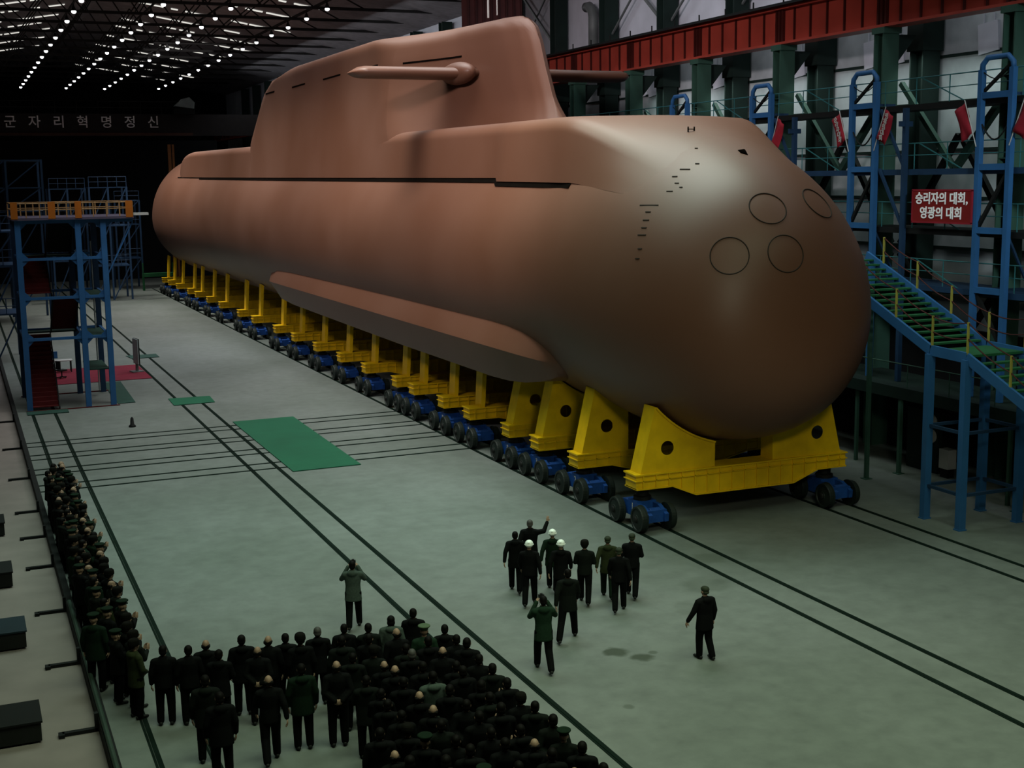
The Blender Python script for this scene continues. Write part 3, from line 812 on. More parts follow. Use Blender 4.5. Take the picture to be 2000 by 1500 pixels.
# control board and white cabinet below the gallery
cbd = empty('control_board', (34.4, 40, 0)); c = MB(); c.box(-.1, .1, -.9, .9, .0, 2.4); c.build('cabinet', M['dgreen'], cbd)
c = MB()
for z in (1.45, 2.05): c.lathe([(.26, -.13), (.26, -.10)], 20, 'X', (0, -.55, z))
c.each('gauge', M['white'], cbd); tag(cbd, 'dark green control board with two white round gauges under the gallery', 'control board')
wb = empty('white_box', (34.3, 38.55, 0)); c = MB(); c.box(-.2, .2, -.25, .25, .35, 1.1); c.build('case', M['white'], wb); c = MB(); c.box(-.16, .16, -.2, .2, 0, .35); c.build('base', M['black'], wb)
tag(wb, 'small pale upright box standing on a dark base under the gallery', 'box')
# slim posts standing right of the submarine
for (x, y, h, nm) in ((31.41, 39.69, 7.4, 'taller slim dark green post right of the bow'), (33.07, 39.85, 3.0, 'shorter slim green post under the low gallery'), (32.79, 33.39, 2.9, 'slim green post at the right edge beyond the stair legs')):
    c = MB(); c.box(-.07, .07, -.07, .07, 0, h); c.box(-.16, .16, -.16, .16, 0, .03); o = c.build('steel_post', M['green']); o.location = (x, y, 0); tag(o, nm, 'post')

# blue ladder towers
def ladder_tower():
    t = empty('ladder_tower')
    for s in (0, 1):
        c = MB(); y = 0 if s == 0 else 1.5
        c.box(-.10, .10, y-.10, y+.10, 3.36, 15.1); c.build('post', M['scaf'], t)
    c = MB(); c.tube([(0, 0, 15.05), (0, .02, 15.28), (0, .25, 15.5), (0, 1.25, 15.5), (0, 1.48, 15.28), (0, 1.5, 15.05)], .10, 8); c.build('hoop', M['scaf'], t, True)
    c = MB()
    for z in (14.2, 11.7, 9.45, 7.3, 5.2): c.box(-.08, .08, 0, 1.5, z-.11, z+.11)
    c.each('cross_bar', M['scaf'], t)
    c = MB(); pts = []
    for z in (13.2,):
        pts = [(-.02, .1+1.3*i/8, z-.55*math.sin(PI*i/8)) for i in range(9)]; c.tube(pts, .03, 6)
    pts = [(-.02, .1+1.3*i/8, 15.0-.25*math.sin(PI*i/8)) for i in range(9)]; c.tube(pts, .02, 6)
    c.each('safety_chain', M['black'], t)
    c = MB(); c.bar((.9, 0, 14.2), (0, 0, 14.2), .1); c.bar((.9, 1.5, 9.4), (0, 1.5, 9.4), .1); c.bar((1.2, .0, 7.3), (0, 0, 9.4), .08); c.each('tie', M['scafd'], t)
    c = MB(); c.bar((0.05, 1.5, 9.5), (.05, 0.0, 11.7), .12); c.bar((0.05, 0, 5.2), (.05, 1.5, 7.3), .12); c.bar((.05, 1.5, 14.3), (.05, 0.05, 15.3) , .1); c.each('diagonal_bar', M['black'], t)
    return t
lt = ladder_tower()
for k in range(4):
    o = lt if k == 0 else copy_tree(lt); o.location = (34.0, 35.7+7.3*k, 0)
    tag(o, 'tall blue pipe ladder tower with rounded top, %s from the camera' % ORD[k+1], 'ladder tower', 'blue ladder towers by the right wall')
# secondary blue posts half way between
hp0 = MB(); hp0.box(-.09, .09, -.09, .09, 3.36, 14.0); hp0.box(-.3, .3, -.06, .06, 13.3, 13.5); hp0.bar((0, 0, 11.7), (0, 1.5, 14), .1); hp0.bar((0, 0, 9.4), (0, 1.5, 11.7), .1)
hp0 = hp0.build('platform_post', M['scafd'])
for k in range(3):
    o = hp0 if k == 0 else copy_tree(hp0); o.location = (34.08, 41.3+7.3*k, 0)
    tag(o, 'dark blue platform post with short diagonals, %s from the camera' % ORD[k+1], 'post', 'platform posts between ladder towers')
# pale lanterns or bags hanging under the runway
bagm = MB(); bagm.prism([(-.62, -.55), (.5, -.68), (.60, .52), (-.5, .62)], 'X', -.06, .08); bagm.bar((.0, -.3, .55), (.0, -.25, .95), .04); bagm.bar((0, .3, .5), (0, .3, .95), .04)
bag0 = bagm.build('hanging_sheet', M['panel'], None, False)
n = 0
for k in range(0, 5):
    for d in (1.5, 3.0, 4.6):
        o = bag0 if n == 0 else copy_tree(bag0); o.location = (38.6, 37.7+7.3*k+d, 16.9); o.location.x = 38.93; n += 1
        tag(o, 'pale cover hanging under the red runway, %s in a row from the camera' % ORD[n], 'cover', 'pale covers below the runway')

# flags: pairs leaning outward from the ladder towers
def flag(y, side, text, label, z=12.75):
    t = empty('flag', (33.89, y, z))
    d = V((0, side*.40, 1.0)).normalized(); o_ = V((0, side*.44, -.26))
    c = MB(); c.tube([d*-.35, d*1.45], .02, 6); c.build('pole', M['white'], t)
    c = MB()
    rows = [[d*(1.36-1.2*i/7) + o_*(j/5*1.15) + V((.05*math.sin(j*1.2+i*.6), 0, 0)) for j in range(6)] for i in range(8)]
    c.grid(rows); fo = c.build('cloth', M['flag'], t, True)
    sol = fo.modifiers.new('thickness', 'SOLIDIFY'); sol.thickness = .012
    for i, ch in enumerate(text or ''):
        tm = link_mesh('lettering', text_mesh(ch, .25, .004, .006), M['white'], t)
        tm.location = d*(1.20-.22*i) + o_*.55 + V((-.075, 0, 0)); tm.rotation_euler = (PI/2+0, 0, -PI/2)
    tag(t, label, 'flag', 'red flags beside the blue ladder towers'); return t
flag(37.38, 1, None, 'plain red flag leaning left from the nearest blue ladder tower')
flag(35.52, -1, None, 'plain red flag cut by the right picture edge, by the nearest ladder tower')
flag(44.68, 1, '승리자대회', 'red flag with white letters leaning left from the second blue ladder tower')
flag(42.82, -1, '영광의대회', 'red flag with white letters leaning right from the second blue ladder tower')
flag(50.12, -1, None, 'plain red flag leaning right from the third blue ladder tower')
flag(51.98, 1, None, 'plain red flag peeping over the bow, left of the third ladder tower')
# slogan board
sg = empty('slogan_board', (33.7, 39.8, 10.3))
SGY0, SGY1 = 37.75, 40.9
c = MB(); c.box(-.03, .03, -1.56, 1.56, -.58, .58); c.build('board', M['sign'], sg)
c = MB(); c.box(-.045, .02, -1.62, 1.62, .57, .63); c.box(-.045, .02, -1.62, 1.62, -.63, -.57); c.box(-.045, .02, -1.62, -1.56, -.6, .6); c.box(-.045, .02, 1.56, 1.62, -.6, .6); c.build('border', M['flag'], sg)
for i, s in enumerate(('승리자의 대회,', '영광의 대회')):
    tm = link_mesh('lettering', text_mesh(s, .47, .006, .012), M['letter'], sg); tm.rotation_euler = (PI/2, 0, -PI/2); tm.location = (-.045, 0, .27-.54*i)
sg.location = (33.87, 38.9, 10.28)
tag(sg, 'red board with two lines of white Korean lettering on the right scaffold', 'sign')

# right stair with landing
st = empty('access_stair', (30.6, 33, 0))
XN, XF = 29.47-30.6, 31.85-30.6
prof = [(40.6-33, 8.45), (34.1-33, 5.72), (32.4-33, 5.66), (25.0-33, 2.35)]
c = MB()
for x in (XN, XF):
    for (a, za), (b, zb) in zip(prof, prof[1:]): c.bar((x, a, za), (x, b, zb), .10, .34)
c.each('stringer', M['scaf'], st)
c = MB()
for (a, za), (b, zb) in ((prof[0], prof[1]), (prof[2], prof[3])):
    n = int(abs(a-b)/.36)
    for k in range(1, n): c.box(XN+.05, XF-.05, lerp(a, b, k/n)-.13, lerp(a, b, k/n)+.13, lerp(za, zb, k/n)-.03, lerp(za, zb, k/n)+.03)
c.each('tread', M['step'], st)
c = MB(); c.box(XN, XF, 32.4-33, 34.1-33, 5.66, 5.74); c.build('landing', M['step'], st)
def on_prof(y): return interp(sorted(prof), y)
c = MB()
for x in (XN, XF):
    for y in (6.6, 4.7, 2.9, 1.05, -.6, -2.5, -4.4, -6.4): c.box(x-.03, x+.03, y-.03, y+.03, on_prof(y)+.1, on_prof(y)+1.15)
c.each('railing_post', M['yellow2'], st)
c = MB()
for x in (XN, XF):
    for h in (1.12, .62):
        pts = []
        yy = [6.6, 4.7, 2.9, 1.05, -.6, -2.5, -4.4, -6.4]
        for a, b in zip(yy, yy[1:]):
            for q in range(5):
                y = lerp(a, b, q/5); pts.append((x, y, lerp(on_prof(a), on_prof(b), q/5)+h-.10*math.sin(PI*q/5)))
        c.tube(pts, .022, 6)
c.each('railing_rope', M['dred'], st)
for (x, y) in ((29.45, 32.4), (29.45, 34.1), (31.85, 32.4), (31.85, 34.1)):
    c = MB(); c.box(-.13, .13, -.11, .11, 0, 5.6); c.box(-.16, .16, -.14, .14, 0, .04); o = c.build('leg', M['scaf'], st); o.location = (x-30.6, y-33, 0)
c = MB()
for z in (1.15, 3.2):
    for x in (XN, XF): c.bar((x, 32.4-33, z), (x, 34.1-33, z), .10)
    for y in (32.4-33, 34.1-33): c.bar((XN, y, z), (XF, y, z), .10)
c.each('brace', M['scafd'], st)
tag(st, 'blue steel stair with green treads, landing and yellow railing posts beside the bow', 'stair')

# ------------------------------------------------------------------ overhead crane with slogan, hoist
cr = empty('bridge_crane', (16, 158, 0))
c = MB(); c.box(-21.5, 19.5, -.3, .3, 17.2, 19.5); c.box(-21.5, 19.5, -.5, .5, 17.05, 17.25); c.build('girder', mat('crane_girder', (.030, .024, .024), .7), cr)
c = MB(); c.box(-21.5, 10.5, -.56, -.5, 17.05, 17.35); c.build('lower_flange', mat('crane_flange', (.12, .05, .035), .7), cr)
c = MB()
for z in (20.2, 20.9): c.tube([(-21, -.4, z), (9.5, -.4, z)], .035, 6)
for k in range(14): c.tube([(-21+k*2.34, -.4, 19.5), (-21+k*2.34, -.4, 20.95)], .035, 6)
c.each('rail_bar', M['truss'], cr)
for i, ch in enumerate('군자리혁명정신'):
    x = (6.6, 9.15, 11.75, 14.3, 16.9, 19.5, 22.1)[i]-16
    tm = link_mesh('lettering', text_mesh(ch, 1.45, .03, .012), M['letter'], cr); tm.rotation_euler = (PI/2, 0, 0); tm.location = (x, -.36, 18.5)
tag(cr, 'dark bridge crane girder with large white Korean letters far across the hall', 'crane')
tr = empty('crane_trolley', (25.6, 157.5, 19.5)); c = MB(); c.box(-1.2, 1.2, -.6, .6, 0, .6); c.build('carriage', M['black'], tr)
c = MB(); c.prism([(-1.1, .9), (1.1, .6), (1.2, 1.3), (.6, 1.9), (-.2, 1.7)], 'Y', -.6, .6); c.build('cover', M['screen'], tr)
for x in (-.9, .9): c = MB(); c.box(x-.06, x+.06, -.06, .06, .6, .95); c.build('stanchion', M['black'], tr)
tag(tr, 'crane trolley with a pale cover on the far girder', 'trolley')
c = MB(); c.box(-.18, .18, -.2, .2, 0, 16); c.box(.3, .55, -.2, .2, 0, 16); oc = c.build('orange_column', mat('orange_brown', (.30, .11, .03), .7)); oc.location = (23.5, 156.3, 0)
tag(oc, 'orange brown upright column behind the stern of the submarine', 'column')
rh = empty('crane_hoist', (33.0, 80, 19.5))
c = MB(); c.box(-2.1, 1.6, -.6, .6, 0, 5.4); c.build('body', mat('hoist_red', (.16, .05, .05), .6), rh)
c = MB()
for k in range(8): c.box(-2.2+k*.52, -2.08+k*.52, -.72, -.6, 0, 5.4)
c.each('rib', mat('hoist_rib', (.10, .03, .03), .6), rh)
tag(rh, 'red ribbed crane mast hanging behind the top of the sail', 'crane mast')
hs = empty('hoist_sling', (CX, 59, 19.1))
for y, r in ((.45, .05), (-.65, .03)):
    c = MB(); c.tube([(0, y, 0), (0, y, 6.2)], r, 8); c.build('rope', M['white'], hs)
tag(hs, 'pair of pale vertical ropes rising from the top of the sail', 'rope')

# ------------------------------------------------------------------ left stair tower
tw = empty('stair_tower', (5.0, 73.5, 0))
YF, YB = 70.9-73.5, 76.0-73.5
xs = (2.95-5, 5.85-5, 7.1-5)
for y in (YF, YB):
    for x in xs:
        c = MB(); c.box(x-.14, x+.14, y-.14, y+.14, 0, 9.8); c.build('post', M['scaf'] if y == YF else M['scafd'], tw)  # back posts take a darker blue: their shade is in the colour
c = MB()
for z in (3.7, 5.8, 7.8):
    c.bar((xs[0], YF, z), (xs[2], YF, z), .14); c.bar((xs[0], YB, z), (xs[2], YB, z), .14)
    for x in xs: c.bar((x, YF, z), (x, YB, z), .14)
c.bar((xs[0], YF, 9.7), (xs[2]+1.5, YF, 9.7), .2)
c.bar((xs[2]+1.5, YF, 9.6), (xs[2], YF, 6.7), .06)
c.each('beam', M['scaf'], tw)
c = MB()
for z in (3.7, 5.8, 7.8, 9.65):
    for i, x in enumerate(xs):
        for sx in (-1, 1):
            if (i == 0 and sx < 0) or (i == 2 and sx > 0 and z < 9): continue
            for sz in (-1, 1):
                if z > 9 and sz > 0: continue
                s = .5
                c.prism([(x, z), (x+sx*s, z), (x, z+sz*s)], 'Y', YF-.03, YF+.03)
c.each('gusset', M['scaf'], tw)
c = MB(); c.box(xs[0]-.25, xs[2]+1.55, YF-.3, YB+.4, 9.78, 9.9); c.build('top_deck', mat('deck_mauve', (.12, .10, .16), .7), tw)
c = MB()
for z in (10.3, 10.62):
    c.tube([(xs[0]-.2, YF-.25, z), (xs[2]+1.5, YF-.25, z)], .03, 6); c.tube([(xs[0]-.2, YB+.35, z), (xs[2]+1.5, YB+.35, z)], .03, 6)
    for x in (xs[0]-.2, xs[2]+1.5): c.tube([(x, YF-.25, z), (x, YB+.35, z)], .03, 6)
for k in range(10):
    x = lerp(xs[0]-.2, xs[2]+1.5, k/9)
    for y in (YF-.25, YB+.35): c.box(x-.03, x+.03, y-.03, y+.03, 9.9, 10.65)
c.each('rail_bar', M['tanrail'], tw)
c = MB()
for x0, x1 in ((xs[0]-.28, xs[0]+.05), (-.55, -.2), (.95-.2, .95+.12), (xs[2]+1.15, xs[2]+1.5)): c.box(x0, x1, YF-.32, YF-.28, 9.85, 10.7)
c.each('orange_panel', M['orange'], tw)
def flight(x0, x1, y0, z0, y1, z1, m, nm):
    c = MB(); n = max(6, int(abs(z1-z0)/.2))
    for k in range(n):
        y = lerp(y0, y1, (k+.5)/n); z = lerp(z0, z1, (k+1)/n)
        c.box(x0, x1, y-abs(y1-y0)/n*.55, y+abs(y1-y0)/n*.55, z-.05, z)
        yy = lerp(y0, y1, (k+1)/n)
        c.box(x0, x1, yy-.015, yy+.015, z-.02, min(z+abs(z1-z0)/n, max(z0, z1)))
    c.build('stair_flight', m, tw)
    c = MB()
    for x in (x0-.04, x1+.04): c.bar((x, y0, z0+.05), (x, y1, z1+.05), .05, .26)
    c.each('stringer', M['black'], tw)
flight(xs[0]+.15, xs[0]+1.42, YF+.1, 0, YB-1.0, 3.55, M['rstep'], 0)
flight(xs[0]+1.55, xs[1]-.15, YB-1.0, 3.65, YF+.9, 5.75, M['rstep'], 0)
flight(xs[0]+.15, xs[0]+1.42, YF+.6, 5.85, YB-1.0, 7.75, M['rstep'], 0)
flight(xs[0]+1.55, xs[1]-.15, YB-1.0, 7.8, YF+.9, 9.75, M['black'], 0)
for z in (1.9, 3.7, 5.8):
    c = MB(); c.box(xs[1]+.15, xs[2]-.1, YF+.3, YB-1.2, z, z+.06); c.build('landing', M['matd'], tw)
c = MB(); c.box(xs[0]+.1, xs[1], YB-1.0, YB, 3.6, 3.68); c.box(xs[0]+.1, xs[1], YB-1.0, YB, 7.72, 7.8); c.box(xs[0]+.1, xs[1]-.1, YF+.1, YF+.9, 5.74, 5.8); c.each('landing', M['matd'], tw)
c = MB(); c.box(xs[2]+.16, xs[2]+.2, YF+.6, YF+1.2, .3, 8.5); c.box(xs[2]-.35, xs[2]-.31, YB-1.5, YB-1.1, .3, 8.5); c.each('cable_tray', M['screen'], tw)
c = MB(); c.box(xs[0]-.2, xs[2]+.3, YF-.2, YF-.14, 0, .05); c.box(xs[0]-.2, xs[2]+.3, YB+.1, YB+.2, 0, .05); c.each('base_plate', M['rstep'], tw)
tag(tw, 'blue steel stair tower with red stairs and orange top railing at left', 'stair tower')
gp = MB(); gp.box(0, 0.9, -.25, .25, 9.93, 10.05); gp = gp.build('gangway_plank', M['white']); gp.location = (8.5, 70.9, 0); tag(gp, 'short pale plank projecting right from the tower top', 'plank')

# things around the tower
ms = empty('display_board', (9.8, 83.0, 0.03)); c = MB(); c.box(-.03, .03, -.45, .45, .5, 2.05); c.build('screen', M['screen'], ms)
c = MB(); c.box(.03, .09, -.47, .47, .48, 2.07); c.build('back', M['black'], ms)
c = MB(); c.box(-.04, .1, -.08, .08, .06, .55); c.box(-.35, .35, -.35, .35, 0, .06); c.build('stand', M['grey'], ms)
ms.rotation_euler = (0, 0, .2); tag(ms, 'tall pale upright display board on a stand, on the red carpet', 'display board')
tb = empty('long_table', (5.3, 85.2, 0.03)); c = MB(); c.box(-.9, .9, -.4, .4, .70, .75); c.build('tabletop', M['white'], tb)
for sx in (-.8, .8):
    for sy in (-.32, .32): c = MB(); c.box(sx-.03, sx+.03, sy-.03, sy+.03, 0, .70); c.build('leg', M['black'], tb)
tag(tb, 'white topped table behind the blue stair tower', 'table')
mo = empty('monitor', (5.0, 85.2, .78)); c = MB(); c.box(-.35, .35, -.03, .03, .12, .55); c.build('screen', M['scaf'], mo); c = MB(); c.box(-.05, .05, -.03, .03, .02, .14); c.box(-.15, .15, -.1, .1, 0, .02); c.build('stand', M['black'], mo)
tag(mo, 'small blue monitor standing on the white table', 'monitor')
ch = empty('office_chair', (5.35, 82.4, .03), .5)
c = MB(); c.box(-.24, .24, -.24, .24, .44, .52); c.build('seat', M['black'], ch)
c = MB(); c.box(-.24, -.19, -.24, .24, .55, 1.05); c.build('backrest', M['black'], ch)
c = MB(); c.tube([(0, 0, .08), (0, 0, .45)], .035, 8)
for k in range(5): a = 2*PI*k/5; c.bar((0, 0, .09), (.3*math.cos(a), .3*math.sin(a), .05), .05)
c.build('base', M['hub'], ch); tag(ch, 'black office chair on the red carpet behind the tower', 'chair')
bl = empty('floor_bollard', (7.2, 64.0, 0)); c = MB(); c.lathe([(.17, 0), (.17, .06), (.10, .12), (.07, .42), (.03, .48)], 16); c.build('body', M['black'], bl, True); tag(bl, 'small dark cone standing on the open floor', 'cone')

# background scaffolds at left
def scaffold(x0, x1, y0, y1, zs, m, label, nx=2, rail=True, diag=True):
    t = empty('scaffold', ((x0+x1)/2, (y0+y1)/2, 0)); ox, oy = (x0+x1)/2, (y0+y1)/2
    c = MB()
    for i in range(nx+1):
        for y in (y0, y1): x = lerp(x0, x1, i/nx); c.box(x-ox-.09, x-ox+.09, y-oy-.09, y-oy+.09, 0, zs[-1])
    c.each('post', m, t)
    c = MB()
    for z in zs: c.box(x0-ox, x1-ox, y0-oy, y1-oy, z-.1, z)
    c.each('deck', m, t)
    c = MB()
    if diag:
        for za, zb in zip([0]+list(zs), zs):
            for i in range(nx):
                a, b = lerp(x0, x1, i/nx)-ox, lerp(x0, x1, (i+1)/nx)-ox; c.bar((a, y0-oy, za), (b, y0-oy, zb), .10)
    if rail:
        for z in zs:
            for h in (.5, 1.0): c.tube([(x0-ox, y0-oy, z+h), (x1-ox, y0-oy, z+h)], .03, 6)
            for i in range(nx*2+1): x = lerp(x0, x1, i/(nx*2))-ox; c.box(x-.03, x+.03, y0-oy-.03, y0-oy+.03, z, z+1.0)
    c.each('brace', M['scafd'], t)
    tag(t, label, 'scaffold')
scaffold(1.5, 7.2, 119, 124, (4.8, 9.4, 11.4, 13.7), M['scafd'], 'tall dark blue lattice scaffold far at the left edge', 2, False)
scaffold(9.0, 12.4, 139, 143, (4, 8, 11.2), M['scafd'], 'dark blue far scaffold left of the two by the stern', 2)
scaffold(12.6, 16.2, 137, 141, (3.5, 7.5, 11.3), M['scafd'], 'dark blue far scaffold with pale rail, middle of the far group', 2)
scaffold(16.4, 19.0, 150, 154, (3.5, 7.2, 9.8), M['scafd'], 'low dark scaffold directly behind the stern tip', 1)
scaffold(2.0, 3.6, 92, 96, (3.2, 6.4, 8.6), M['scafd'], 'narrow dark scaffold partly hidden left of the stair tower', 1)

# ------------------------------------------------------------------ left edge: low barrier, brackets, crates
ke = empty('floor_barrier', (2.15, 60, 0))
c = MB(); c.box(-.09, .09, -46, 60, 0, .34); c.build('wall_strip', M['kerb'], ke)
c = MB(); c.tube([(-.02, -46, .40), (-.02, -24, .40)], .055, 10); c.build('pipe', M['pipe'], ke)
tag(ke, 'long low dark barrier strip along the floor at far left', 'barrier')
brk = MB(); brk.box(-.72, .0, -.06, .06, 0.0, .09); brk.box(-.06, .02, -.06, .06, .0, .42); brk.box(-.80, -.68, -.14, .06, 0, .09)
brk = brk.build('barrier_bracket', M['kerb'])
for k, y in enumerate((27.8, 32.1, 36.4, 41.0, 44.7, 48.4, 54.2, 60.7, 68)):
    o = brk if k == 0 else copy_tree(brk); o.location = (2.05, y, 0)
    tag(o, 'dark bracket foot reaching left from the low barrier, %s from the camera' % ORD[k+1], 'bracket', 'brackets along the low barrier')
ck = empty('crate'); c = MB(); c.box(-1.6, .42, -.6, .6, 0.06, .46); c.build('body', M['crate'], ck); c = MB(); c.box(-1.63, .45, -.63, .63, .46, .50); c.build('lid', M['kerb'], ck)
c = MB(); c.box(-1.5, -1.3, -.55, .55, 0, .06); c.box(.15, .35, -.55, .55, 0, .06); c.each('skid', M['kerb'], ck)
for k, (x, y) in enumerate(((.50, 28.25), (.50, 34.35), (.40, 39.9), (.40, 46.0), (.33, 52.6))):
    o = ck if k == 0 else copy_tree(ck); o.location = (x, y, 0)
    tag(o, 'dark low crate at the left picture edge, %s from the camera' % ORD[k+1], 'crate', 'dark crates by the left edge')
    if k == 1:
        for cc in o.children:
            if cc.name.startswith('lid'): cc.material_slots[0].link = 'OBJECT'; cc.material_slots[0].material = M['crateb']

# ------------------------------------------------------------------ people
def remesh(mb, voxel, name, smooth_it=3):
    me = mb.mesh('tmp'); o = bpy.data.objects.new('tmp', me); COL.objects.link(o)
    r = o.modifiers.new('r', 'REMESH'); r.mode = 'VOXEL'; r.voxel_size = voxel; r.use_smooth_shade = True
    if smooth_it:
        s = o.modifiers.new('s', 'SMOOTH'); s.iterations = smooth_it; s.factor = .5
    dg = bpy.context.evaluated_depsgraph_get(); dg.update()
    out = bpy.data.meshes.new_from_object(o.evaluated_get(dg)); out.name = name
    bpy.data.objects.remove(o); bpy.data.meshes.remove(me)
    for p in out.polygons: p.use_smooth = True
    return out
def hand(mb, w, d, n, side, curl=.5):
    w, d, n = V(w), V(d).normalized(), V(n); n = (n-d*n.dot(d)).normalized(); t = n.cross(d)*side   # t: towards the thumb
    for k, (off, ln) in enumerate(((.030, .074), (.010, .084), (-.010, .079), (-.029, .062))):
        kn = w+d*.088+t*off
        mb.cap(w+t*off*.45, kn, .017, .0135, 8)
        a = curl*(.8+.12*k); d1 = (d*math.cos(a)+n*math.sin(a)); d2 = (d*math.cos(2.1*a)+n*math.sin(2.1*a))
        m = kn+d1*ln*.52; mb.cap(kn, m, .0110, .0100, 8); mb.cap(m, m+d2*ln*.48, .0100, .0085, 8)
    b = w+d*.028+t*.024; td = (t*.75+d*.62+n*.25).normalized(); m = b+td*.042
    mb.cap(b, m, .0135, .0120, 8); mb.cap(m, m+(td*.6+d*.6+n*.3).normalized()*.036, .0115, .0095, 8)
STAND = dict(legs=(((-.10, 0, .92), (-.115, .02, .50), (-.12, -.02, .09), (-.15, 1)), ((.10, 0, .92), (.115, .02, .50), (.12, -.02, .09), (.15, 1))))
WALK = dict(legs=(((-.10, 0, .92), (-.11, .17, .53), (-.11, .24, .10), (0, 1)), ((.10, 0, .92), (.105, -.04, .50), (.105, -.36, .15), (0, 1))))
WALK2 = dict(legs=(((-.10, 0, .92), (-.105, -.05, .50), (-.10, -.30, .14), (0, 1)), ((.10, 0, .92), (.11, .14, .53), (.12, .20, .09), (0, 1))))
AMBLE = dict(legs=(((-.10, 0, .92), (-.105, .06, .50), (-.10, .06, .09), (-.1, 1)), ((.10, 0, .92), (.11, .0, .50), (.11, -.16, .10), (.12, 1))))
STRIDE = dict(legs=(((-.10, 0, .90), (-.17, -.10, .50), (-.26, -.34, .13), (-.1, 1)), ((.10, 0, .90), (.16, .14, .51), (.20, .24, .09), (.1, 1))))
# arm: (elbow, wrist, hand dir, palm normal, curl) for left (-1) and right (+1); x is mirrored by side
DOWN = ((.265, -.03, 1.15), (.275, .04, .90), (.02, .10, -1), (-1, 0, 0), .35)
SWINGF = ((.26, .05, 1.15), (.25, .22, .95), (0, .45, -1), (-1, 0, 0), .4)
SWINGB = ((.28, -.12, 1.17), (.31, -.18, .92), (.1, -.1, -1), (-1, 0, 0), .4)
CLASP = ((.27, .03, 1.14), (.07, .22, 1.00), (-1, .1, -.3), (0, -1, 0), .6)
BEHIND = ((.27, -.09, 1.15), (.06, -.19, .98), (-1, -.1, -.4), (0, 1, 0), .5)
CLAP = ((.25, .07, 1.16), (.055, .30, 1.24), (-.05, .45, .9), (-1, 0, 0), .2)
CAMH = ((.29, .12, 1.25), (.11, .20, 1.56), (-.5, .55, .6), (-.6, .5, -.2), .7)
WAVE = ((.38, .10, 1.40), (.47, .24, 1.62), (.12, .25, 1), (-.3, .9, -.2), .15)
NOTE = ((.26, .02, 1.15), (.09, .25, 1.13), (-.7, .6, .1), (0, .2, -1), .6)
def person_meshes(key, legs, armL, armR, coat='jacket', bulk=1.0):
    arms = ((-1, armL), (1, armR)); out = {}
    def mx(p, s): return V((p[0]*s, p[1], p[2]))
    # body: one continuous surface
    b = MB()
    b.stack([(0, 0, .84, .10, .08), (0, 0, .90, .16, .11), (0, 0, 1.0, .155, .105), (0, .01, 1.12, .145, .10), (0, .01, 1.28, .17, .115), (0, 0, 1.38, .175, .11), (0, -.01, 1.45, .12, .085), (0, -.01, 1.49, .06, .06)])
    for hp, kn, an, tv in legs:
        b.cap(hp, kn, .088, .058); b.cap(kn, V(an), .056, .038)
        a = V(an); f = V((tv[0], tv[1], 0)).normalized()
        dn = -.04 if a.z < .11 else -.02
        b.cap(a-f*.03+V((0, 0, -.035)), a+f*.13+V((0, 0, dn-.005)), .035, .026)
    for s, (el, wr, hd, pn, cu) in arms:
        sh = V((.185*s, -.01, 1.405)); e, w = mx(el, s), mx(wr, s)
        b.cap((.12*s, -.01, 1.41), sh, .06, .056); b.cap(sh, e, .052, .040); b.cap(e, w, .040, .027)
        hand(b, w, mx(hd, s), mx(pn, s), s if True else 1, cu)
    b.cap((0, -.012, 1.44), (0, .002, 1.57), .058, .052)
    b.ell((0, -.008, 1.648), .076, .096, .098); b.ell((0, .030, 1.580), .056, .066, .064); b.ell((0, .060, 1.537), .030, .030, .024)
    b.cap((0, .088, 1.645), (0, .108, 1.606), .011, .016); b.cap((-.017, .096, 1.602), (.017, .096, 1.602), .010, .010)
    b.cap((-.036, .078, 1.668), (.036, .078, 1.668), .013, .013); b.cap((-.020, .090, 1.571), (.020, .090, 1.571), .0085, .0085); b.cap((-.016, .088, 1.558), (.016, .088, 1.558), .009, .009)
    for s in (-1, 1): b.ell((.078*s, -.005, 1.625), .012, .022, .034, 10); b.ell((.045*s, .060, 1.605), .026, .026, .03, 10)
    out['body'] = remesh(b, .0085, 'person_body_'+key, 2)
    e = MB()
    for s in (-1, 1): e.ell((.031*s, .083, 1.643), .014, .010, .009, 8)
    out['eyes'] = e.mesh('person_eyes_'+key, True)
    # coat
    c = MB(); g = bulk
    hem = {'jacket': .82, 'parka': .72, 'long': .55}[coat]
    flare = {'jacket': .195, 'parka': .215, 'long': .225}[coat]
    c.stack([(0, 0, hem, flare*g, .155*g), (0, 0, hem+.03, flare*g, .16*g), (0, .0, .98, .195*g, .145*g), (0, .01, 1.12, .185*g, .14*g), (0, .01, 1.28, .205*g, .15*g), (0, 0, 1.37, .205*g, .14*g), (0, -.01, 1.44, .15*g, .11*g), (0, -.015, 1.50, .085, .085), (0, -.015, 1.525, .075, .078)], 20)
    for s, (el, wr, hd, pn, cu) in arms:
        sh = V((.192*s, -.01, 1.395)); e_, w = mx(el, s), mx(wr, s)
        c.cap((.10*s, -.01, 1.41), sh, .085*g, .082*g); c.cap(sh, e_, .078*g, .064*g); c.cap(e_, lerp(e_, w, .93), .062*g, .050*g)
    if coat == 'parka':
        c.ell((0, -.10, 1.45), .13, .085, .085, 14); c.tube([(-.17, 0, hem+.012), (0, -.13, hem+.012), (.17, 0, hem+.012)], .02, 6)
    else:
        c.cap((-.05, -.06, 1.50), (.05, -.06, 1.50), .028, .028)
    out['coat'] = remesh(c, .017, 'person_coat_'+key, 2)
    t = MB(); t.stack([(0, 0, .80, .12, .10), (0, 0, .88, .172, .125), (0, 0, .98, .17, .12), (0, 0, 1.02, .16, .11)])
    for hp, kn, an, tv in legs:
        t.cap(hp, kn, .115, .092); a = V(an); t.cap(kn, a, .092, .078)
    out['trousers'] = remesh(t, .017, 'person_trousers_'+key, 2)
    out['shoes'] = []
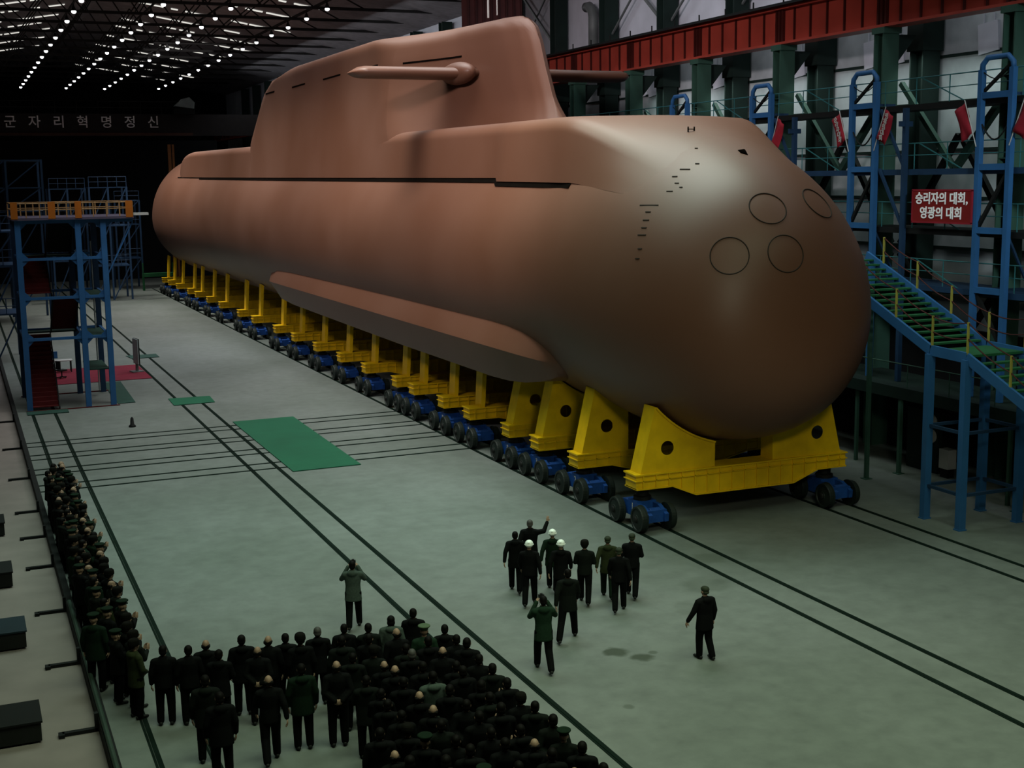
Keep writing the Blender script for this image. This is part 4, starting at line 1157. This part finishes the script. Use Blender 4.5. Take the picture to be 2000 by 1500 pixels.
    for i, (hp, kn, an, tv) in enumerate(legs):
        s = MB(); a = V(an); f = V((tv[0], tv[1], 0)).normalized(); lift = a.z-.09
        heel = a-f*.055+V((0, 0, -.045)); toe = a+f*.165+V((0, 0, -.052-(lift*.55)))
        s.cap(heel, toe, .045, .036); s.cap(a+V((0, 0, .0)), a+f*.06+V((0, 0, -.04)), .05, .042); s.cap(heel+V((0, 0, .0)), a+f*.04+V((0, 0, -.05)), .043, .046)
        me = remesh(s, .012, 'person_shoe_'+key, 1); out['shoes'].append(me)
        # rest the sole on the floor
        zmin = min(v.co.z for v in me.vertices)
        out.setdefault('zmin', []).append(zmin)
    return out
HATS = {}
def hat(key, fn, m, voxel=.010):
    b = MB(); fn(b); HATS[key] = (remesh(b, voxel, 'headwear_'+key, 2), m)
def f_hair(b): b.ell((0, -.018, 1.668), .086, .102, .092, 18); b.ell((0, -.052, 1.615), .080, .068, .075, 16)
def f_hairlong(b): b.ell((0, -.018, 1.668), .092, .106, .096, 18); b.ell((0, -.045, 1.60), .095, .085, .10, 16)
def f_bald(b): b.cap((-.078, -.02, 1.63), (-.060, -.065, 1.62), .022, .03); b.cap((.078, -.02, 1.63), (.060, -.065, 1.62), .022, .03); b.cap((-.06, -.07, 1.62), (.06, -.07, 1.62), .036, .036); b.cap((-.04, -.075, 1.585), (.04, -.075, 1.585), .03, .03)
def f_helmet(b):
    b.ell((0, -.005, 1.685), .112, .130, .105, 22); b.stack([(0, .01, 1.660, .130, .155), (0, .01, 1.672, .128, .153)], 24); b.cap((0, -.11, 1.735), (0, .10, 1.74), .03, .03)
def f_fur(b):
    b.stack([(0, -.008, 1.640, .104, .120), (0, -.008, 1.655, .116, .132), (0, -.008, 1.705, .118, .134), (0, -.008, 1.76, .108, .122), (0, -.008, 1.79, .08, .09)], 22); b.ell((0, -.06, 1.62), .09, .07, .05, 14)
def f_cap(b):
    b.stack([(0, -.005, 1.672, .088, .106), (0, -.005, 1.71, .090, .108), (0, 0, 1.745, .135, .145), (0, .0, 1.765, .138, .148), (0, -.005, 1.778, .115, .125)], 24); b.cap((-.04, .10, 1.672), (.04, .10, 1.672), .02, .02); b.cap((0, .10, 1.672), (0, .14, 1.66), .03, .02)
def f_wcap(b):
    b.ell((0, -.008, 1.690), .094, .112, .075, 18); b.cap((-.03, .10, 1.683), (.03, .10, 1.683), .018, .018); b.cap((0, .09, 1.683), (0, .135, 1.672), .03, .022); b.ell((0, -.055, 1.62), .078, .06, .05, 12)
hat('hair', f_hair, M['hair']); hat('greyhair', f_hair, M['hairg']); hat('longhair', f_hairlong, M['hair']); hat('bald', f_bald, M['hair'])
hat('helmet', f_helmet, M['helmet']); hat('fur', f_fur, M['fur']); hat('peaked', f_cap, M['capp']); hat('darkpeaked', f_cap, M['cgreen']); hat('workcap', f_wcap, M['capg'])
HNAME = {'hair': 'hair', 'greyhair': 'hair', 'longhair': 'hair', 'bald': 'hair', 'helmet': 'helmet', 'fur': 'fur_hat', 'peaked': 'peaked_cap', 'darkpeaked': 'peaked_cap', 'workcap': 'cap'}
POSES = {
    'stand_jacket': person_meshes('stand_jacket', STAND['legs'], DOWN, DOWN, 'jacket', 1.04),
    'stand_parka': person_meshes('stand_parka', STAND['legs'], DOWN, DOWN, 'parka', 1.10),
    'clasp': person_meshes('clasp', STAND['legs'], CLASP, CLASP, 'parka', 1.04),
    'behind': person_meshes('behind', STAND['legs'], BEHIND, BEHIND, 'jacket', 1.06),
    'clap': person_meshes('clap', STAND['legs'], CLAP, CLAP, 'parka', 1.06),
    'walk': person_meshes('walk', WALK['legs'], SWINGB, SWINGF, 'parka', 1.02),
    'walk_two': person_meshes('walk_two', WALK2['legs'], SWINGF, SWINGB, 'jacket', 1.02),
    'wave': person_meshes('wave', WALK2['legs'], SWINGB, WAVE, 'long', 1.06),
    'camera': person_meshes('camera', WALK['legs'], CAMH, CAMH, 'parka', 1.02),
    'camera_stand': person_meshes('camera_stand', WALK2['legs'], CAMH, CAMH, 'parka', 1.02),
    'note': person_meshes('note', WALK['legs'], NOTE, NOTE, 'jacket', 1.03),
    'amble': person_meshes('amble', AMBLE['legs'], ((.30, .03, 1.17), (.40, .12, .94), (.3, .2, -1), (-1, 0, 0), .4), DOWN, 'parka', 1.08),
    'stride': person_meshes('stride', STRIDE['legs'], SWINGB, SWINGF, 'parka', 1.08),
}
def slotmat(o, m):
    if not o.data.materials: o.data.materials.append(m)
    o.material_slots[0].link = 'OBJECT'; o.material_slots[0].material = m
def person(x, y, face, pose, head, coatm, label, group=None, h=1.0, trm='tblack'):
    P = POSES[pose]; zmin = min(P['zmin'])
    o = link_mesh('person', P['body'], M['skin']); o.location = (x, y, (-zmin+.004)*h); o.rotation_euler = (0, 0, face); o.scale = (h, h, h)
    tag(o, label, 'person', group)
    c = link_mesh('coat', P['coat'], M['cblack'], o); slotmat(c, M[coatm])
    t = link_mesh('trousers', P['trousers'], M['tblack'], o); slotmat(t, M[trm])
    for s in P['shoes']: link_mesh('shoe', s, M['hub'], o)
    link_mesh('eyes', P['eyes'], M['hair'], o)
    hm, mm = HATS[head]; hh = link_mesh(HNAME[head], hm, mm, o); slotmat(hh, mm)
    return o
# facing: 0 looks along +Y (away from the camera); negative turns right
# the inspecting group
G1 = 'inspection group on the open floor'
person(14.6, 33.4, -.45, 'wave', 'greyhair', 'cblack', 'person in long black coat raising the right arm, tallest of the walking group', G1, 1.05)
person(13.86, 32.75, -.4, 'walk', 'hair', 'cblack', 'bareheaded person in dark coat, leftmost of the walking group', G1)
person(13.74, 31.5, -.5, 'walk_two', 'helmet', 'cblack', 'person in black with white helmet, nearest left of the three white helmets', G1, 1.02)
person(14.85, 32.4, -.5, 'walk', 'helmet', 'cgreen', 'person with white helmet, farthest of the three white helmets', G1)
person(14.55, 31.2, -.5, 'walk', 'helmet', 'cblack', 'person in dark jacket with white helmet, rightmost and nearest of the three white helmets', G1, 1.02)
person(15.17, 31.0, -.5, 'note', 'fur', 'cchar', 'person in belted dark uniform with round fur hat, beside the white helmets', G1, 1.0)
person(15.95, 31.15, -.45, 'walk', 'workcap', 'colive', 'person in olive jacket and cap, left of the right hand trio', G1, 1.0, 'cgreen')
person(15.7, 30.0, -.5, 'walk_two', 'workcap', 'cblack', 'person in black with brownish cap, nearest of the right hand trio', G1, 1.0)
person(16.6, 30.95, -.55, 'note', 'workcap', 'cblack', 'person in dark coat and cap, rightmost of the walking group, elbow out', G1, 1.03)
person(13.52, 28.6, -.3, 'stride', 'hair', 'cchar', 'person in dark padded coat striding with legs wide apart behind the group', G1, 1.05)
person(12.1, 26.95, -.25, 'camera', 'hair', 'cjgreen', 'photographer in green jacket walking with camera at the eye', None, 1.05)
person(15.92, 26.0, .1, 'amble', 'workcap', 'cblack', 'lone person in black walking at the right, apart from the group', None, 1.03)
person(8.85, 31.75, -.35, 'camera_stand', 'hair', 'cgrey', 'photographer in pale grey jacket standing alone in front of the crowd', None, 1.03)
def camera_thing(x, y, face, z, label):
    t = empty('photo_camera', (x, y, z), face)
    c = MB(); c.box(-.07, .07, -.035, .035, -.05, .05); c.box(-.03, .03, -.03, .03, .05, .075); c.build('body', M['hub'], t)
    c = MB(); c.lathe([(.035, .035), (.037, .06), (.034, .12)], 16, 'Y'); c.build('lens', M['black'], t)
    c = MB(); pts = [V((-.07, 0, .0))+V((.14*i/10, -.03, -.28*math.sin(PI*i/10))) for i in range(11)]; c.tube(pts, .006, 6); c.build('strap', M['grey'], t)
    tag(t, label, 'camera')
def fwd(x, y, face, d): return x-math.sin(face)*d, y+math.cos(face)*d
a = fwd(12.1, 26.95, -.25, .27); camera_thing(a[0], a[1], -.25, 1.73, 'black camera held by the photographer in the green jacket')
a = fwd(8.85, 31.75, -.35, .27); camera_thing(a[0], a[1], -.35, 1.70, 'black camera held by the photographer in the grey jacket')

# the crowd
GC = 'crowd in rows at the bottom'
rnd = random.Random(11)
HEADS = ['hair']*11 + ['greyhair', 'bald', 'bald', 'fur', 'longhair', 'darkpeaked']
HDESC = {'hair': 'short dark hair', 'greyhair': 'greying hair', 'bald': 'balding head', 'fur': 'dark fur hat', 'darkpeaked': 'dark peaked cap', 'workcap': 'olive cap', 'longhair': 'fuller dark hair', 'peaked': 'pale peaked cap', 'helmet': 'white helmet'}
CDESC = {'cblack': 'black', 'cchar': 'charcoal', 'cgreen': 'green', 'colive': 'olive', 'cgrey': 'grey', 'cjgreen': 'green'}
front = [(3.45, 27.55, 'stand_jacket', 'hair', 'cblack'), (3.95, 27.35, 'stand_jacket', 'hair', 'cblack'), (4.35, 27.5, 'stand_parka', 'bald', 'cblack'), (4.5, 26.8, 'clasp', 'hair', 'cblack'),
         (5.1, 27.4, 'stand_parka', 'hair', 'cblack'), (5.3, 26.7, 'behind', 'bald', 'cblack'), (5.62, 27.1, 'stand_jacket', 'bald', 'cblack'), (6.05, 27.35, 'clasp', 'hair', 'cblack'), (6.25, 26.8, 'stand_parka', 'fur', 'cblack'),
         (6.75, 27.25, 'clasp', 'greyhair', 'cblack'), (7.4, 27.4, 'stand_parka', 'hair', 'cblack'), (7.9, 27.2, 'clap', 'hair', 'cchar'), (8.5, 27.4, 'stand_parka', 'longhair', 'cgrey'), (9.1, 27.6, 'clasp', 'hair', 'cblack')]
for i, (x, y, p, hd, cm) in enumerate(front):
    person(x, y, rnd.uniform(-.35, -.05), p, hd, cm, 'person in %s coat, %s, %s from left in the front crowd row' % (CDESC[cm], HDESC[hd], ORD[i+1]), GC, rnd.uniform(.97, 1.04))
for (x, y, p, hd, cm, lb_) in ((3.95, 25.3, 'stand_parka', 'hair', 'cchar', 'person in dark hooded coat standing behind the left end of the front row'), (4.05, 24.3, 'stand_parka', 'hair', 'cblack', 'bulky person in black coat nearest the camera at lower left'),
                             (5.1, 24.75, 'walk_two', 'bald', 'cblack', 'balding person in black walking towards the crowd, gap on both sides'), (5.85, 25.1, 'stand_parka', 'hair', 'cgreen', 'person in dark green hooded coat with feet apart, left of the dense crowd'),
                             (6.55, 24.95, 'behind', 'bald', 'cblack', 'balding person in black at the left edge of the dense crowd')):
    person(x, y, rnd.uniform(-.3, 0), p, hd, cm, lb_, GC, 1.04)
row = 1
y = 26.35
while y > 18.2:
    row += 1
    x0 = 6.6 if y > 25.6 else 7.15 if y > 24.4 else 6.5 if y > 22 else 6.2
    xs_ = []
    x = 9.42
    while x > x0: xs_.append(x); x -= .60
    xs_ = xs_[::-1]
    for i, x in enumerate(xs_):
        p = rnd.choice(['stand_jacket', 'stand_parka', 'clasp', 'clap', 'clap', 'stand_parka', 'behind'])
        hd = rnd.choice(HEADS); cm = rnd.choice(['cblack', 'cblack', 'cblack', 'cchar', 'cblack'])
        if row == 2 and i == len(xs_)-2: hd, cm, p = 'peaked', 'cjgreen', 'stand_jacket'
        if row == 6 and i == len(xs_)-3: hd, cm = 'hair', 'cgrey'
        px_ = x + (rnd.uniform(-.09, .09) if i < len(xs_)-1 else rnd.uniform(-.03, .05)); py_ = y+rnd.uniform(-.12, .12)
        pos = 'at the right end' if i == len(xs_)-1 else '%s from the left' % ORD[i+1]
        person(px_, py_, rnd.uniform(-.45, 0), p, hd, cm, 'person in %s coat, %s, %s of %s crowd row' % (CDESC[cm], HDESC[hd], pos, ORD[row]), GC, rnd.uniform(.96, 1.05))
    y -= .70
# the column of people lined up along the left rails, facing the submarine
GL = 'people lined up along the left rails'
HL = ['fur', 'fur', 'hair', 'darkpeaked', 'darkpeaked', 'hair', 'bald', 'fur']
def line(x, ys_, nm, seed, first_=None):
    r_ = random.Random(seed)
    for i, y in enumerate(ys_):
        hd = r_.choice(HL); p = r_.choice(['clasp', 'stand_parka', 'clap', 'clap', 'stand_jacket']); cm = r_.choice(['cblack', 'cblack', 'cchar', 'cgreen', 'cblack'])
        if nm == 'front' and i == 0: hd, p, cm = 'fur', 'clasp', 'colive'
        if nm == 'middle' and i == 2: hd, p, cm = 'hair', 'clasp', 'colive'
        person(x+r_.uniform(-.07, .07), y+r_.uniform(-.08, .08), -1.15+r_.uniform(-.35, .3), p, hd, cm, 'person in %s coat, %s, %s from camera, left column %s file' % (CDESC[cm], HDESC[hd], ORD[i+1], nm), GL, r_.uniform(.96, 1.03))
line(2.98, [28.1+.70*i for i in range(30)], 'front', 3)
line(2.62, [29.2, 30.6] + [31.6+.78*i for i in range(22)], 'middle', 4)
line(2.42, [34.6+.95*i for i in range(14)], 'back', 5)
person(2.28, 30.15, -.5, 'stand_parka', 'darkpeaked', 'cgreen', 'person in dark green uniform and peaked cap standing apart beside the low barrier', GL, 1.04)
